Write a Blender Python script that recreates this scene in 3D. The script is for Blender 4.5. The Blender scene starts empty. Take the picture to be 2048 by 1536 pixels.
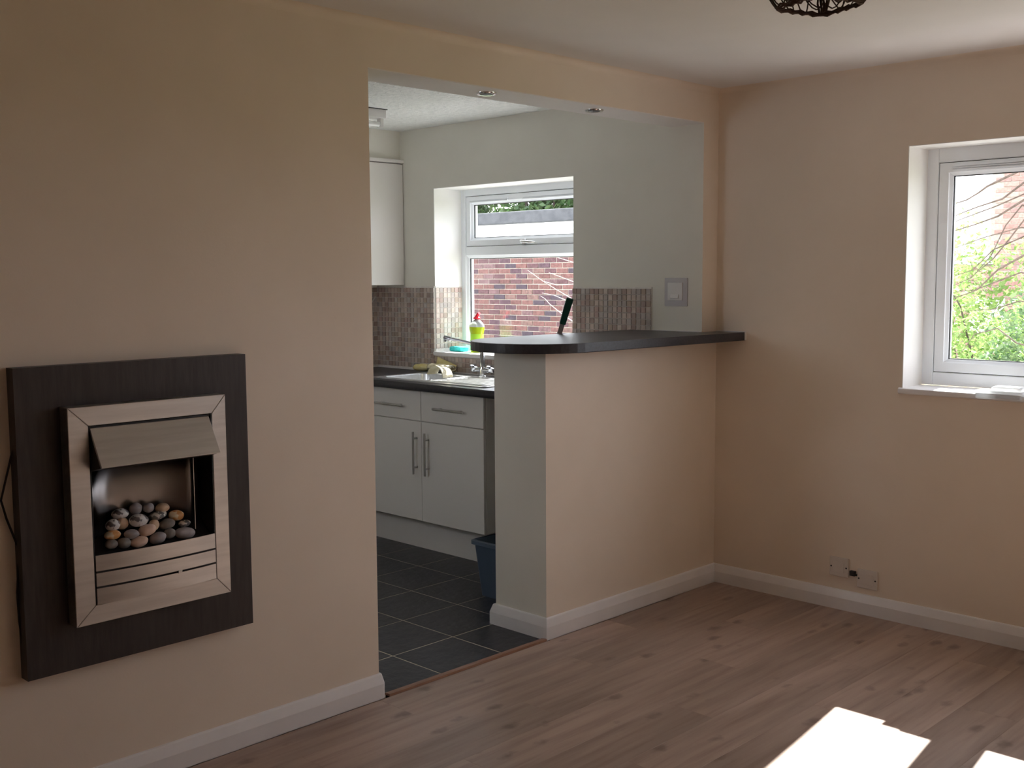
import bpy, bmesh, math, random
from mathutils import Vector, Matrix, Euler, noise

scene = bpy.context.scene
COL = scene.collection
RND = random.Random(11)

# ------------------------------------------------------------------ camera
F_PX, YAW, PITCH, ROLL = 2214.94, 0.77505, -0.097336, -0.0062018
CAM = Vector((3.0728, -4.5664, 1.5197))
fwd = Vector((-math.sin(YAW) * math.cos(PITCH), math.cos(YAW) * math.cos(PITCH), math.sin(PITCH)))
rgt = Vector((math.cos(YAW), math.sin(YAW), 0)); upv = rgt.cross(fwd)
cr, sr = math.cos(ROLL), math.sin(ROLL)
r2, u2 = cr * rgt + sr * upv, -sr * rgt + cr * upv
cam_d = bpy.data.cameras.new('camera')
cam_d.sensor_width = 36.0; cam_d.lens = F_PX / 2048 * 36.0
cam_d.clip_start = 0.05; cam_d.clip_end = 200
cam = bpy.data.objects.new('camera', cam_d); COL.objects.link(cam)
cam.matrix_world = Matrix(((r2.x, u2.x, -fwd.x, CAM.x), (r2.y, u2.y, -fwd.y, CAM.y),
                           (r2.z, u2.z, -fwd.z, CAM.z), (0, 0, 0, 1)))
scene.camera = cam

# ------------------------------------------------------------------ sky, sun, exposure
SKY_STRENGTH = 1.0
SUN_STRENGTH = 4.5
EXPOSURE = 2.9
world = bpy.data.worlds.new('sky'); scene.world = world; world.use_nodes = True
bg = world.node_tree.nodes['Background']
bg.inputs[0].default_value = (0.92, 0.915, 1.0, 1); bg.inputs[1].default_value = SKY_STRENGTH
sun_d = bpy.data.lights.new('sun', 'SUN'); sun_d.energy = SUN_STRENGTH; sun_d.angle = 0.0095
sun_d.color = (1.0, 0.96, 0.90)
sun = bpy.data.objects.new('sun', sun_d); COL.objects.link(sun)
SUN_TRAVEL = Vector((0.14, -1.0, -0.965)).normalized()      # high, beyond the window wall
sun.rotation_euler = SUN_TRAVEL.to_track_quat('-Z', 'Y').to_euler(); sun.location = (0, 8, 9)
vs = scene.view_settings
vs.view_transform = 'Standard'; vs.look = 'None'; vs.exposure = EXPOSURE; vs.gamma = 1.0
vs.use_curve_mapping = False
scene.cycles.use_denoising = True
scene.cycles.max_bounces = 14; scene.cycles.diffuse_bounces = 8; scene.cycles.glossy_bounces = 4
scene.cycles.transparent_max_bounces = 12; scene.cycles.caustics_reflective = False
scene.cycles.caustics_refractive = False

# ------------------------------------------------------------------ material helpers
def new_mat(name):
    m = bpy.data.materials.new(name); m.use_nodes = True
    nt = m.node_tree; b = nt.nodes['Principled BSDF']
    return m, nt, b
def N(nt, t, **kw):
    n = nt.nodes.new(t)
    for k, v in kw.items(): setattr(n, k, v)
    return n
def L(nt, a, b): nt.links.new(a, b)
def rgba(c): return (c[0], c[1], c[2], 1)
def plain(name, col, rough=0.5, metal=0.0, spec=0.5, **kw):
    m, nt, b = new_mat(name)
    b.inputs['Base Color'].default_value = rgba(col); b.inputs['Roughness'].default_value = rough
    b.inputs['Metallic'].default_value = metal; b.inputs['Specular IOR Level'].default_value = spec
    for k, v in kw.items(): b.inputs[k].default_value = v
    return m
def coords(nt, scale=(1, 1, 1), src='Object'):
    t = N(nt, 'ShaderNodeTexCoord'); mp = N(nt, 'ShaderNodeMapping'); mp.inputs['Scale'].default_value = scale
    L(nt, t.outputs[src], mp.inputs[0]); return mp.outputs[0]
def ramp(nt, stops, interp='LINEAR'):
    r = N(nt, 'ShaderNodeValToRGB'); r.color_ramp.interpolation = interp
    e = r.color_ramp.elements
    while len(e) < len(stops): e.new(0.5)
    for x, (p, c) in zip(e, stops): x.position = p; x.color = rgba(c)
    return r
def noisy(name, c1, c2, scale=8, rough=0.6, bump=0.0, bscale=60, spec=0.4, detail=4, stretch=(1, 1, 1), metal=0.0, bdist=0.01):
    m, nt, b = new_mat(name)
    co = coords(nt, stretch)
    n = N(nt, 'ShaderNodeTexNoise'); n.inputs['Scale'].default_value = scale; n.inputs['Detail'].default_value = detail
    L(nt, co, n.inputs['Vector'])
    r = ramp(nt, [(0.35, c1), (0.65, c2)]); L(nt, n.outputs[0], r.inputs[0]); L(nt, r.outputs[0], b.inputs['Base Color'])
    b.inputs['Roughness'].default_value = rough; b.inputs['Specular IOR Level'].default_value = spec
    b.inputs['Metallic'].default_value = metal
    if bump:
        n2 = N(nt, 'ShaderNodeTexNoise'); n2.inputs['Scale'].default_value = bscale; n2.inputs['Detail'].default_value = 3
        L(nt, co, n2.inputs['Vector'])
        bp = N(nt, 'ShaderNodeBump'); bp.inputs['Strength'].default_value = bump; bp.inputs['Distance'].default_value = bdist
        L(nt, n2.outputs[0], bp.inputs['Height']); L(nt, bp.outputs[0], b.inputs['Normal'])
    return m
def random_piece(name, stops, rough=0.4, island=False, bump=0.0, bscale=40, mottling=0.25, spec=0.5, mscale=30):
    """one colour for each object (or each mesh island), mottled a little"""
    m, nt, b = new_mat(name)
    if island:
        g = N(nt, 'ShaderNodeNewGeometry'); rv = g.outputs['Random Per Island']
    else:
        g = N(nt, 'ShaderNodeObjectInfo'); rv = g.outputs['Random']
    r = ramp(nt, stops, 'CONSTANT'); L(nt, rv, r.inputs[0])
    co = coords(nt)
    n = N(nt, 'ShaderNodeTexNoise'); n.inputs['Scale'].default_value = mscale; n.inputs['Detail'].default_value = 4
    if island or True:
        add = N(nt, 'ShaderNodeVectorMath', operation='ADD'); L(nt, co, add.inputs[0]); L(nt, rv, add.inputs[1]); L(nt, add.outputs[0], n.inputs['Vector'])
    mr = N(nt, 'ShaderNodeMapRange'); mr.inputs[1].default_value = 0.3; mr.inputs[2].default_value = 0.7
    mr.inputs[3].default_value = 1 - mottling; mr.inputs[4].default_value = 1 + mottling
    L(nt, n.outputs[0], mr.inputs[0])
    mx = N(nt, 'ShaderNodeVectorMath', operation='SCALE'); L(nt, r.outputs[0], mx.inputs[0]); L(nt, mr.outputs[0], mx.inputs['Scale'])
    L(nt, mx.outputs[0], b.inputs['Base Color'])
    b.inputs['Roughness'].default_value = rough; b.inputs['Specular IOR Level'].default_value = spec
    if bump:
        bp = N(nt, 'ShaderNodeBump'); bp.inputs['Strength'].default_value = bump; bp.inputs['Distance'].default_value = 0.01
        n2 = N(nt, 'ShaderNodeTexNoise'); n2.inputs['Scale'].default_value = bscale; n2.inputs['Detail'].default_value = 6
        L(nt, co, n2.inputs['Vector']); L(nt, n2.outputs[0], bp.inputs['Height']); L(nt, bp.outputs[0], b.inputs['Normal'])
    return m

M = {}
M['paint_peach'] = noisy('cream_peach_paint', (0.785, 0.687, 0.58), (0.82, 0.722, 0.615), 3, 0.62, 0.12, 160, 0.25, bdist=0.002)
M['paint_cream'] = noisy('kitchen_cream_paint', (0.77, 0.75, 0.68), (0.81, 0.79, 0.72), 3, 0.6, 0.12, 160, 0.25, bdist=0.002)
M['ceiling'] = noisy('ceiling_white', (0.80, 0.775, 0.76), (0.84, 0.815, 0.80), 2, 0.75, 0.1, 120, 0.2, bdist=0.002)
M['stipple'] = noisy('stippled_ceiling', (0.78, 0.80, 0.79), (0.86, 0.87, 0.86), 25, 0.8, 0.7, 38, 0.2, bdist=0.02)
M['reveal'] = noisy('white_reveal', (0.82, 0.81, 0.79), (0.86, 0.85, 0.83), 4, 0.5, 0.06, 120, 0.3, bdist=0.002)
M['gloss_white'] = noisy('white_gloss_wood', (0.78, 0.77, 0.78), (0.83, 0.82, 0.83), 6, 0.32, 0.05, 30, 0.5, bdist=0.002)
M['upvc'] = plain('white_plastic', (0.86, 0.895, 0.94), 0.3)
M['gasket'] = plain('black_rubber', (0.02, 0.02, 0.022), 0.6)
M['white_plastic'] = plain('ivory_plastic', (0.76, 0.75, 0.74), 0.35)
M['grey_plate'] = plain('grey_plate', (0.55, 0.53, 0.55), 0.4)
M['cabinet'] = plain('cabinet_white', (0.78, 0.755, 0.725), 0.35)
M['carcass'] = plain('carcass_shadow_grey', (0.42, 0.40, 0.37), 0.6)
M['steel'] = noisy('brushed_steel', (0.50, 0.485, 0.475), (0.58, 0.565, 0.55), 60, 0.38, 0.06, 300, 0.5, stretch=(1, 0.06, 1), metal=1.0, bdist=0.001)
M['sink_steel'] = noisy('sink_steel', (0.60, 0.61, 0.62), (0.70, 0.71, 0.72), 40, 0.28, 0.04, 200, 0.5, metal=0.72, bdist=0.001)
M['chrome'] = plain('chrome', (0.72, 0.73, 0.75), 0.12, 1.0)
M['handle_steel'] = plain('satin_handle', (0.50, 0.49, 0.47), 0.33, 1.0)
M['dark_board'] = noisy('wenge_board', (0.034, 0.027, 0.027), (0.048, 0.039, 0.038), 14, 0.45, 0.05, 60, 0.4, stretch=(1, 6, 0.6))
M['worktop'] = noisy('black_worktop', (0.020, 0.020, 0.026), (0.034, 0.034, 0.042), 90, 0.33, 0.12, 260, 0.5, bdist=0.001)
M['black'] = plain('matt_black', (0.012, 0.011, 0.012), 0.55)
M['cable_black'] = plain('black_cable', (0.012, 0.011, 0.012), 0.45)
M['fire_back'] = plain('dark_reflective_steel', (0.24, 0.22, 0.215), 0.30, 1.0, **{'Anisotropic': 0.85})
_nt = M['fire_back'].node_tree; _tg = N(_nt, 'ShaderNodeTangent', direction_type='RADIAL', axis='Z')
L(_nt, _tg.outputs[0], _nt.nodes['Principled BSDF'].inputs['Tangent']); _nt.nodes['Principled BSDF'].inputs['Anisotropic Rotation'].default_value = 0.25
M['grout'] = noisy('pale_grout', (0.699, 0.672, 0.628), (0.806, 0.780, 0.738), 60, 0.85)
M['floor_grout'] = noisy('beige_floor_grout', (0.50, 0.47, 0.36), (0.60, 0.56, 0.45), 60, 0.85)
M['mosaic'] = random_piece('mosaic_tile', [(0, (0.531, 0.435, 0.383)), (0.16, (0.370, 0.278, 0.239)), (0.30, (0.478, 0.413, 0.383)),
                                           (0.45, (0.576, 0.485, 0.432)), (0.60, (0.406, 0.352, 0.331)), (0.72, (0.421, 0.331, 0.266)),
                                           (0.82, (0.505, 0.453, 0.430)), (0.92, (0.449, 0.328, 0.293))], 0.28, bump=0.1, mottling=0.12)
M['slate'] = noisy('slate_tile', (0.015, 0.017, 0.022), (0.029, 0.031, 0.040), 7, 0.34, 0.5, 22, 0.5, detail=8, bdist=0.006)
M['brick'] = random_piece('brick_faces', [(0, (0.122, 0.061, 0.056)), (0.2, (0.143, 0.072, 0.065)), (0.38, (0.097, 0.052, 0.056)),
                                          (0.52, (0.129, 0.077, 0.079)), (0.66, (0.079, 0.047, 0.056)), (0.78, (0.150, 0.090, 0.079)),
                                          (0.92, (0.061, 0.045, 0.056))], 0.85, bump=0.6, bscale=60, mottling=0.3, spec=0.2)
M['brick_mass'] = random_piece('brick_faces_beyond', [(0, (0.122, 0.061, 0.056)), (0.2, (0.143, 0.072, 0.065)), (0.38, (0.097, 0.052, 0.056)),
                                          (0.52, (0.129, 0.077, 0.079)), (0.66, (0.079, 0.047, 0.056)), (0.78, (0.150, 0.090, 0.079)),
                                          (0.92, (0.061, 0.045, 0.056))], 0.85, island=True, mottling=0.3, spec=0.2)
BLOOMED = [(0, (0.324, 0.187, 0.158)), (0.25, (0.374, 0.223, 0.187)), (0.5, (0.288, 0.180, 0.158)), (0.75, (0.396, 0.259, 0.216))]  # brick red lightened so the colour itself carries the window bloom
M['bloom_brick'] = random_piece('bloom_brick_faces', BLOOMED, 0.85, bump=0.5, bscale=60, mottling=0.2, spec=0.2)
M['bloom_brick_mass'] = random_piece('bloom_brick_faces_beyond', BLOOMED, 0.85, island=True, mottling=0.2, spec=0.2)
M['mortar'] = noisy('mortar', (0.30, 0.265, 0.22), (0.38, 0.34, 0.29), 30, 0.9, 0.3, 90, 0.1)
M['fascia'] = plain('white_fascia', (0.86, 0.86, 0.86), 0.5)
M['felt'] = noisy('roof_felt', (0.055, 0.057, 0.063), (0.080, 0.082, 0.088), 12, 0.8, 0.3, 80)
M['grass'] = noisy('lawn', (0.10, 0.13, 0.06), (0.16, 0.19, 0.09), 5, 0.9, 0.5, 60)
M['paving'] = noisy('patio_concrete', (0.36, 0.345, 0.33), (0.46, 0.445, 0.43), 6, 0.9, 0.2, 60)
M['bark'] = noisy('bark', (0.045, 0.033, 0.027), (0.077, 0.059, 0.050), 30, 0.85)
M['pale_bark'] = noisy('pale_bark', (0.275, 0.235, 0.210), (0.350, 0.310, 0.280), 30, 0.8)
M['red_cap'] = plain('red_cap', (0.75, 0.02, 0.045), 0.3)
M['clear_plastic'] = plain('clear_bottle', (0.80, 0.84, 0.84), 0.15, **{'Transmission Weight': 0.5})
M['green_liquid'] = plain('lime_liquid', (0.52, 0.68, 0.02), 0.2, **{'Transmission Weight': 0.35})
M['green_label'] = plain('lime_label', (0.40, 0.72, 0.05), 0.35)
M['turquoise'] = noisy('turquoise_foam', (0.03, 0.55, 0.55), (0.06, 0.66, 0.64), 60, 0.9, 0.4, 120)
M['white_foam'] = noisy('white_foam', (0.75, 0.80, 0.80), (0.85, 0.88, 0.88), 60, 0.9, 0.4, 120)
M['duster'] = noisy('cream_cloth', (0.62, 0.55, 0.36), (0.76, 0.71, 0.56), 12, 0.9, 0.3, 120)
M['duster_yellow'] = noisy('yellow_cloth', (0.68, 0.56, 0.20), (0.78, 0.70, 0.42), 18, 0.9, 0.3, 120)
M['green_handle'] = plain('green_handle', (0.01, 0.055, 0.040), 0.4)
M['tool_steel'] = plain('dull_steel', (0.40, 0.34, 0.31), 0.45, 0.1)
M['dark_reflect_chrome'] = plain('dark_reflect_chrome', (0.42, 0.43, 0.46), 0.14, 1.0)  # chrome darkened, painting in the dim interior it would mirror
M['painted_plate'] = plain('painted_plate', (0.70, 0.64, 0.585), 0.45)
M['bin'] = plain('blue_grey_plastic', (0.081, 0.116, 0.168), 0.45)
M['wicker'] = noisy('brown_wicker', (0.060, 0.031, 0.022), (0.102, 0.060, 0.044), 40, 0.6)
M['tube'] = plain('fluorescent_tube', (0.86, 0.88, 0.88), 0.15)
M['cable_white'] = plain('white_cable', (0.75, 0.74, 0.72), 0.4)
M['net'] = plain('window_blind_white', (0.85, 0.86, 0.88), 0.6)
M['threshold'] = noisy('wood_threshold', (0.26, 0.135, 0.085), (0.34, 0.185, 0.12), 20, 0.4, 0.1, 80, stretch=(8, 0.6, 1))

def make_glass():
    m, nt, b = new_mat('window_glass'); nt.nodes.remove(b)
    out = nt.nodes['Material Output']
    tr = N(nt, 'ShaderNodeBsdfTransparent'); tr.inputs[0].default_value = (0.93, 0.95, 0.95, 1)
    gl = N(nt, 'ShaderNodeBsdfGlossy'); gl.inputs['Roughness'].default_value = 0.02
    lw = N(nt, 'ShaderNodeLayerWeight'); lw.inputs[0].default_value = 0.5
    pw = N(nt, 'ShaderNodeMath', operation='POWER'); L(nt, lw.outputs['Facing'], pw.inputs[0]); pw.inputs[1].default_value = 5.0
    fr = N(nt, 'ShaderNodeMath', operation='MULTIPLY_ADD'); L(nt, pw.outputs[0], fr.inputs[0]); fr.inputs[1].default_value = 0.9; fr.inputs[2].default_value = 0.025
    mx = N(nt, 'ShaderNodeMixShader'); L(nt, fr.outputs[0], mx.inputs[0]); L(nt, tr.outputs[0], mx.inputs[1]); L(nt, gl.outputs[0], mx.inputs[2])
    L(nt, mx.outputs[0], out.inputs[0]); return m
M['glass'] = make_glass()

def make_leaf(name, c1, c2, trans=0.45):
    m, nt, b = new_mat(name); out = nt.nodes['Material Output']
    g = N(nt, 'ShaderNodeNewGeometry'); r = ramp(nt, [(0.0, c1), (1.0, c2)]); L(nt, g.outputs['Random Per Island'], r.inputs[0])
    L(nt, r.outputs[0], b.inputs['Base Color']); b.inputs['Roughness'].default_value = 0.5
    tl = N(nt, 'ShaderNodeBsdfTranslucent'); L(nt, r.outputs[0], tl.inputs[0])
    mx = N(nt, 'ShaderNodeMixShader'); mx.inputs[0].default_value = trans
    L(nt, b.outputs[0], mx.inputs[1]); L(nt, tl.outputs[0], mx.inputs[2]); L(nt, mx.outputs[0], out.inputs[0]); return m
M['leaf_light'] = make_leaf('light_leaves', (0.166, 0.284, 0.071), (0.294, 0.394, 0.143), 0.55)
M['leaf_mid'] = make_leaf('mid_leaves', (0.046, 0.099, 0.040), (0.140, 0.208, 0.089), 0.4)
M['thin_white'] = make_leaf('thin_white_cloth', (0.84, 0.85, 0.86), (0.84, 0.85, 0.86), 0.7)
M['leaf_dark'] = make_leaf('dark_leaves', (0.035, 0.070, 0.035), (0.112, 0.182, 0.070), 0.35)

def make_laminate():
    m, nt, b = new_mat('laminate_oak')
    oi = N(nt, 'ShaderNodeObjectInfo'); tc = N(nt, 'ShaderNodeTexCoord')
    off = N(nt, 'ShaderNodeVectorMath', operation='SCALE'); off.inputs[0].default_value = (3.7, 9.1, 0); L(nt, oi.outputs['Random'], off.inputs['Scale'])
    add = N(nt, 'ShaderNodeVectorMath', operation='ADD'); L(nt, tc.outputs['Object'], add.inputs[0]); L(nt, off.outputs[0], add.inputs[1])
    def mp(s):
        k = N(nt, 'ShaderNodeMapping'); k.inputs['Scale'].default_value = s; L(nt, add.outputs[0], k.inputs[0]); return k.outputs[0]
    n1 = N(nt, 'ShaderNodeTexNoise'); n1.inputs['Scale'].default_value = 1; n1.inputs['Detail'].default_value = 6; n1.inputs['Roughness'].default_value = 0.6
    L(nt, mp((26, 1.6, 1)), n1.inputs['Vector'])
    n2 = N(nt, 'ShaderNodeTexNoise'); n2.inputs['Scale'].default_value = 1; n2.inputs['Detail'].default_value = 3
    L(nt, mp((5, 1.1, 1)), n2.inputs['Vector'])
    base = ramp(nt, [(0.25, (0.275, 0.185, 0.147)), (0.5, (0.395, 0.287, 0.235)), (0.78, (0.475, 0.36, 0.302))]); L(nt, n1.outputs[0], base.inputs[0])
    blotch = ramp(nt, [(0.35, (0.80, 0.80, 0.80)), (0.65, (1.08, 1.08, 1.08))]); L(nt, n2.outputs[0], blotch.inputs[0])
    mul = N(nt, 'ShaderNodeMix', data_type='RGBA', blend_type='MULTIPLY'); mul.inputs[0].default_value = 1
    L(nt, base.outputs[0], mul.inputs[6]); L(nt, blotch.outputs[0], mul.inputs[7])
    # knots: sparse dark spots stretched along the plank
    v = N(nt, 'ShaderNodeTexVoronoi'); v.inputs['Scale'].default_value = 1.0; v.inputs['Randomness'].default_value = 1.0
    wob = N(nt, 'ShaderNodeTexNoise'); wob.inputs['Scale'].default_value = 30; L(nt, add.outputs[0], wob.inputs['Vector'])
    wsub = N(nt, 'ShaderNodeVectorMath', operation='SCALE'); wsub.inputs['Scale'].default_value = 0.25; L(nt, wob.outputs['Color'], wsub.inputs[0])
    wadd = N(nt, 'ShaderNodeVectorMath', operation='ADD'); L(nt, mp((9.5, 4.6, 1)), wadd.inputs[0]); L(nt, wsub.outputs[0], wadd.inputs[1])
    L(nt, wadd.outputs[0], v.inputs['Vector'])
    kr = ramp(nt, [(0.0, (0.34, 0.32, 0.34)), (0.10, (0.50, 0.48, 0.48)), (0.24, (1, 1, 1))]); L(nt, v.outputs['Distance'], kr.inputs[0])
    mul2 = N(nt, 'ShaderNodeMix', data_type='RGBA', blend_type='MULTIPLY'); mul2.inputs[0].default_value = 0.8
    L(nt, mul.outputs[2], mul2.inputs[6]); L(nt, kr.outputs[0], mul2.inputs[7])
    # every plank a little lighter or darker
    pr = N(nt, 'ShaderNodeMapRange'); pr.inputs[3].default_value = 0.90; pr.inputs[4].default_value = 1.10; L(nt, oi.outputs['Random'], pr.inputs[0])
    sc = N(nt, 'ShaderNodeVectorMath', operation='SCALE'); L(nt, mul2.outputs[2], sc.inputs[0]); L(nt, pr.outputs[0], sc.inputs['Scale'])
    L(nt, sc.outputs[0], b.inputs['Base Color'])
    b.inputs['Roughness'].default_value = 0.42; b.inputs['Specular IOR Level'].default_value = 0.5
    bp = N(nt, 'ShaderNodeBump'); bp.inputs['Strength'].default_value = 0.08; bp.inputs['Distance'].default_value = 0.002
    L(nt, n1.outputs[0], bp.inputs['Height']); L(nt, bp.outputs[0], b.inputs['Normal'])
    return m
M['laminate'] = make_laminate()

def make_pebble(name, c1, c2, speck=None, sscale=40):
    m, nt, b = new_mat(name); co = coords(nt)
    n = N(nt, 'ShaderNodeTexNoise'); n.inputs['Scale'].default_value = 30; n.inputs['Detail'].default_value = 5; L(nt, co, n.inputs['Vector'])
    r = ramp(nt, [(0.35, c1), (0.65, c2)]); L(nt, n.outputs[0], r.inputs[0]); o = r.outputs[0]
    if speck:
        n2 = N(nt, 'ShaderNodeTexNoise'); n2.inputs['Scale'].default_value = sscale; n2.inputs['Detail'].default_value = 2; L(nt, co, n2.inputs['Vector'])
        k = ramp(nt, [(0.52, (0, 0, 0)), (0.58, (1, 1, 1))]); L(nt, n2.outputs[0], k.inputs[0])
        mx = N(nt, 'ShaderNodeMix', data_type='RGBA'); L(nt, k.outputs[0], mx.inputs[0]); L(nt, o, mx.inputs[6]); mx.inputs[7].default_value = rgba(speck); o = mx.outputs[2]
    L(nt, o, b.inputs['Base Color']); b.inputs['Roughness'].default_value = 0.5; return m
M['peb_grey'] = make_pebble('pebble_grey', (0.290, 0.275, 0.290), (0.464, 0.435, 0.450))
M['peb_dark'] = make_pebble('pebble_dark', (0.174, 0.160, 0.152), (0.290, 0.268, 0.246))
M['peb_tan'] = make_pebble('pebble_tan', (0.609, 0.435, 0.290), (0.797, 0.609, 0.450))
M['peb_pink'] = make_pebble('pebble_pink', (0.667, 0.464, 0.362), (0.812, 0.623, 0.522))
M['peb_orange'] = make_pebble('pebble_orange', (0.667, 0.319, 0.102), (0.841, 0.478, 0.217), (0.850, 0.754, 0.580), 35)
M['peb_speck'] = make_pebble('pebble_speckled', (0.116, 0.116, 0.123), (0.232, 0.225, 0.217), (0.797, 0.768, 0.725), 55)
M['peb_white'] = make_pebble('pebble_mottled', (0.609, 0.609, 0.623), (0.797, 0.783, 0.783), (0.145, 0.131, 0.145), 45)

# ------------------------------------------------------------------ mesh helpers
class MB:
    def __init__(s): s.v = []; s.f = []
    def box(s, x0, x1, y0, y1, z0, z1):
        i = len(s.v)
        s.v += [(x0, y0, z0), (x1, y0, z0), (x1, y1, z0), (x0, y1, z0), (x0, y0, z1), (x1, y0, z1), (x1, y1, z1), (x0, y1, z1)]
        s.f += [tuple(i + k for k in q) for q in ((0, 3, 2, 1), (4, 5, 6, 7), (0, 1, 5, 4), (1, 2, 6, 5), (2, 3, 7, 6), (3, 0, 4, 7))]
        return s
    def prism(s, poly, axis, a0, a1):
        """poly: 2-D points; extruded along axis. axis x: (y,z); y: (x,z); z: (x,y)"""
        i = len(s.v); n = len(poly)
        mk = {'x': lambda p, a: (a, p[0], p[1]), 'y': lambda p, a: (p[0], a, p[1]), 'z': lambda p, a: (p[0], p[1], a)}[axis]
        s.v += [mk(p, a0) for p in poly] + [mk(p, a1) for p in poly]
        s.f += [tuple(i + k for k in range(n))[::-1], tuple(i + n + k for k in range(n))]
        s.f += [(i + k, i + (k + 1) % n, i + n + (k + 1) % n, i + n + k) for k in range(n)]
        return s
    def tube(s, pts, r, seg=8, cap=True):
        pts = [Vector(p) for p in pts]; n = len(pts); base = len(s.v)
        rr = r if isinstance(r, (list, tuple)) else [r] * n
        prev = None
        for k, p in enumerate(pts):
            t = (pts[min(k + 1, n - 1)] - pts[max(k - 1, 0)])
            t = t.normalized() if t.length > 1e-9 else Vector((0, 0, 1))
            if prev is None:
                a = Vector((0, 0, 1)) if abs(t.z) < 0.9 else Vector((1, 0, 0))
                u = t.cross(a).normalized()
            else:
                u = (prev - t * prev.dot(t)); u = u.normalized() if u.length > 1e-6 else t.orthogonal().normalized()
            prev = u; w = t.cross(u)
            for j in range(seg):
                a = 2 * math.pi * j / seg
                s.v.append(tuple(p + (u * math.cos(a) + w * math.sin(a)) * rr[k]))
        for k in range(n - 1):
            for j in range(seg):
                s.f.append((base + k * seg + j, base + k * seg + (j + 1) % seg, base + (k + 1) * seg + (j + 1) % seg, base + (k + 1) * seg + j))
        if cap:
            s.f.append(tuple(base + j for j in range(seg))[::-1]); s.f.append(tuple(base + (n - 1) * seg + j for j in range(seg)))
        return s
    def lathe(s, prof, c=(0, 0, 0), seg=24, axis='z'):
        i = len(s.v); n = len(prof)
        for r, h in prof:
            for j in range(seg):
                a = 2 * math.pi * j / seg; x, y = r * math.cos(a), r * math.sin(a)
                p = {'z': (x, y, h), 'y': (x, h, y), 'x': (h, x, y)}[axis]
                s.v.append((p[0] + c[0], p[1] + c[1], p[2] + c[2]))
        for k in range(n - 1):
            for j in range(seg):
                s.f.append((i + k * seg + j, i + k * seg + (j + 1) % seg, i + (k + 1) * seg + (j + 1) % seg, i + (k + 1) * seg + j))
        s.f.append(tuple(i + j for j in range(seg))[::-1]); s.f.append(tuple(i + (n - 1) * seg + j for j in range(seg)))
        return s
    def grid(s, fn, nu, nv):
        i = len(s.v)
        for a in range(nu + 1):
            for b in range(nv + 1): s.v.append(tuple(fn(a / nu, b / nv)))
        for a in range(nu):
            for b in range(nv):
                k = i + a * (nv + 1) + b; s.f.append((k, k + 1, k + nv + 2, k + nv + 1))
        return s
    def mesh(s, name, mat=None, smooth=False, bevel=0.0, seg=2, solid=0.0):
        me = bpy.data.meshes.new(name); me.from_pydata(s.v, [], s.f)
        bm = bmesh.new(); bm.from_mesh(me)
        bmesh.ops.recalc_face_normals(bm, faces=bm.faces)
        if bevel:
            ed = [e for e in bm.edges if e.is_manifold and e.calc_face_angle(0) > 0.6]
            bmesh.ops.bevel(bm, geom=ed, offset=bevel, segments=seg, profile=0.6, affect='EDGES', clamp_overlap=True)
        bm.to_mesh(me); bm.free()
        if mat: me.materials.append(mat)
        if smooth:
            for p in me.polygons: p.use_smooth = True
            me.set_sharp_from_angle(angle=math.radians(40))
        return me
    def build(s, name, mat, parent=None, origin=None, **kw):
        if origin is None and s.v:
            xs, ys, zs = zip(*s.v); origin = ((min(xs) + max(xs)) / 2, (min(ys) + max(ys)) / 2, min(zs))
        o_ = Vector(origin)
        s.v = [tuple(Vector(p) - o_) for p in s.v]
        solid = kw.pop('solid', 0)
        me = s.mesh(name, M[mat] if isinstance(mat, str) else mat, **kw)
        return link(name, me, parent, o_, solid)
def world_loc(o):
    p = Vector(o.location)
    while o.parent: o = o.parent; p += Vector(o.location)
    return p
def link(name, data, parent=None, loc=(0, 0, 0), solid=0):
    o = bpy.data.objects.new(name, data); COL.objects.link(o)
    o.location = Vector(loc) - (world_loc(parent) if parent else Vector())
    if parent: o.parent = parent
    if solid:
        md = o.modifiers.new('thickness', 'SOLIDIFY'); md.thickness = solid; md.offset = 0
    return o
def tag(o, label, cat, group=None, kind=None):
    o['label'] = label; o['category'] = cat
    if group: o['group'] = group
    if kind: o['kind'] = kind
    return o
def thing(name, loc, label, cat, group=None, kind=None):
    return tag(link(name, None, None, loc), label, cat, group, kind)
def B(*a): return MB().box(*a)
def struct(o, label, cat): return tag(o, label, cat, None, 'structure')

def rrect(x0, x1, y0, y1, r, n=5):
    out = []
    for (ax, ay, s0) in ((x1 - r, y1 - r, 0), (x0 + r, y1 - r, 1), (x0 + r, y0 + r, 2), (x1 - r, y0 + r, 3)):
        for k in range(n + 1):
            a = (s0 + k / n) * math.pi / 2; out.append((ax + r * math.cos(a), ay + r * math.sin(a)))
    return out
def loft(m, loops):
    i = len(m.v); n = len(loops[0])
    for lp in loops: m.v += lp
    for k in range(len(loops) - 1):
        for j in range(n): m.f.append((i + k * n + j, i + k * n + (j + 1) % n, i + (k + 1) * n + (j + 1) % n, i + (k + 1) * n + j))

# ------------------------------------------------------------------ measured plan (metres)
H = 2.40            # ceiling
YA = -2.1276        # near jamb of the opening
YP = -1.2317        # near end of the half wall
YK = -0.1225        # kitchen window wall face
ZB = 2.2365         # underside of the beam over the opening
TW = 0.195          # partition thickness
TP = 0.30           # half wall thickness
XL = -2.47          # kitchen far wall
XR, YB, YKB = 3.9, -6.0, -3.6
WT = 0.948          # worktop height

# ------------------------------------------------------------------ shell
w = MB()
w.box(-TW, 0, YB, YA, -0.05, H); w.box(-TW, 0, YA, YK, ZB, H)
struct(w.build('wall_left', 'paint_peach'), 'cream painted wall with the fire on it and the wide opening to the kitchen', 'wall')
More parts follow.
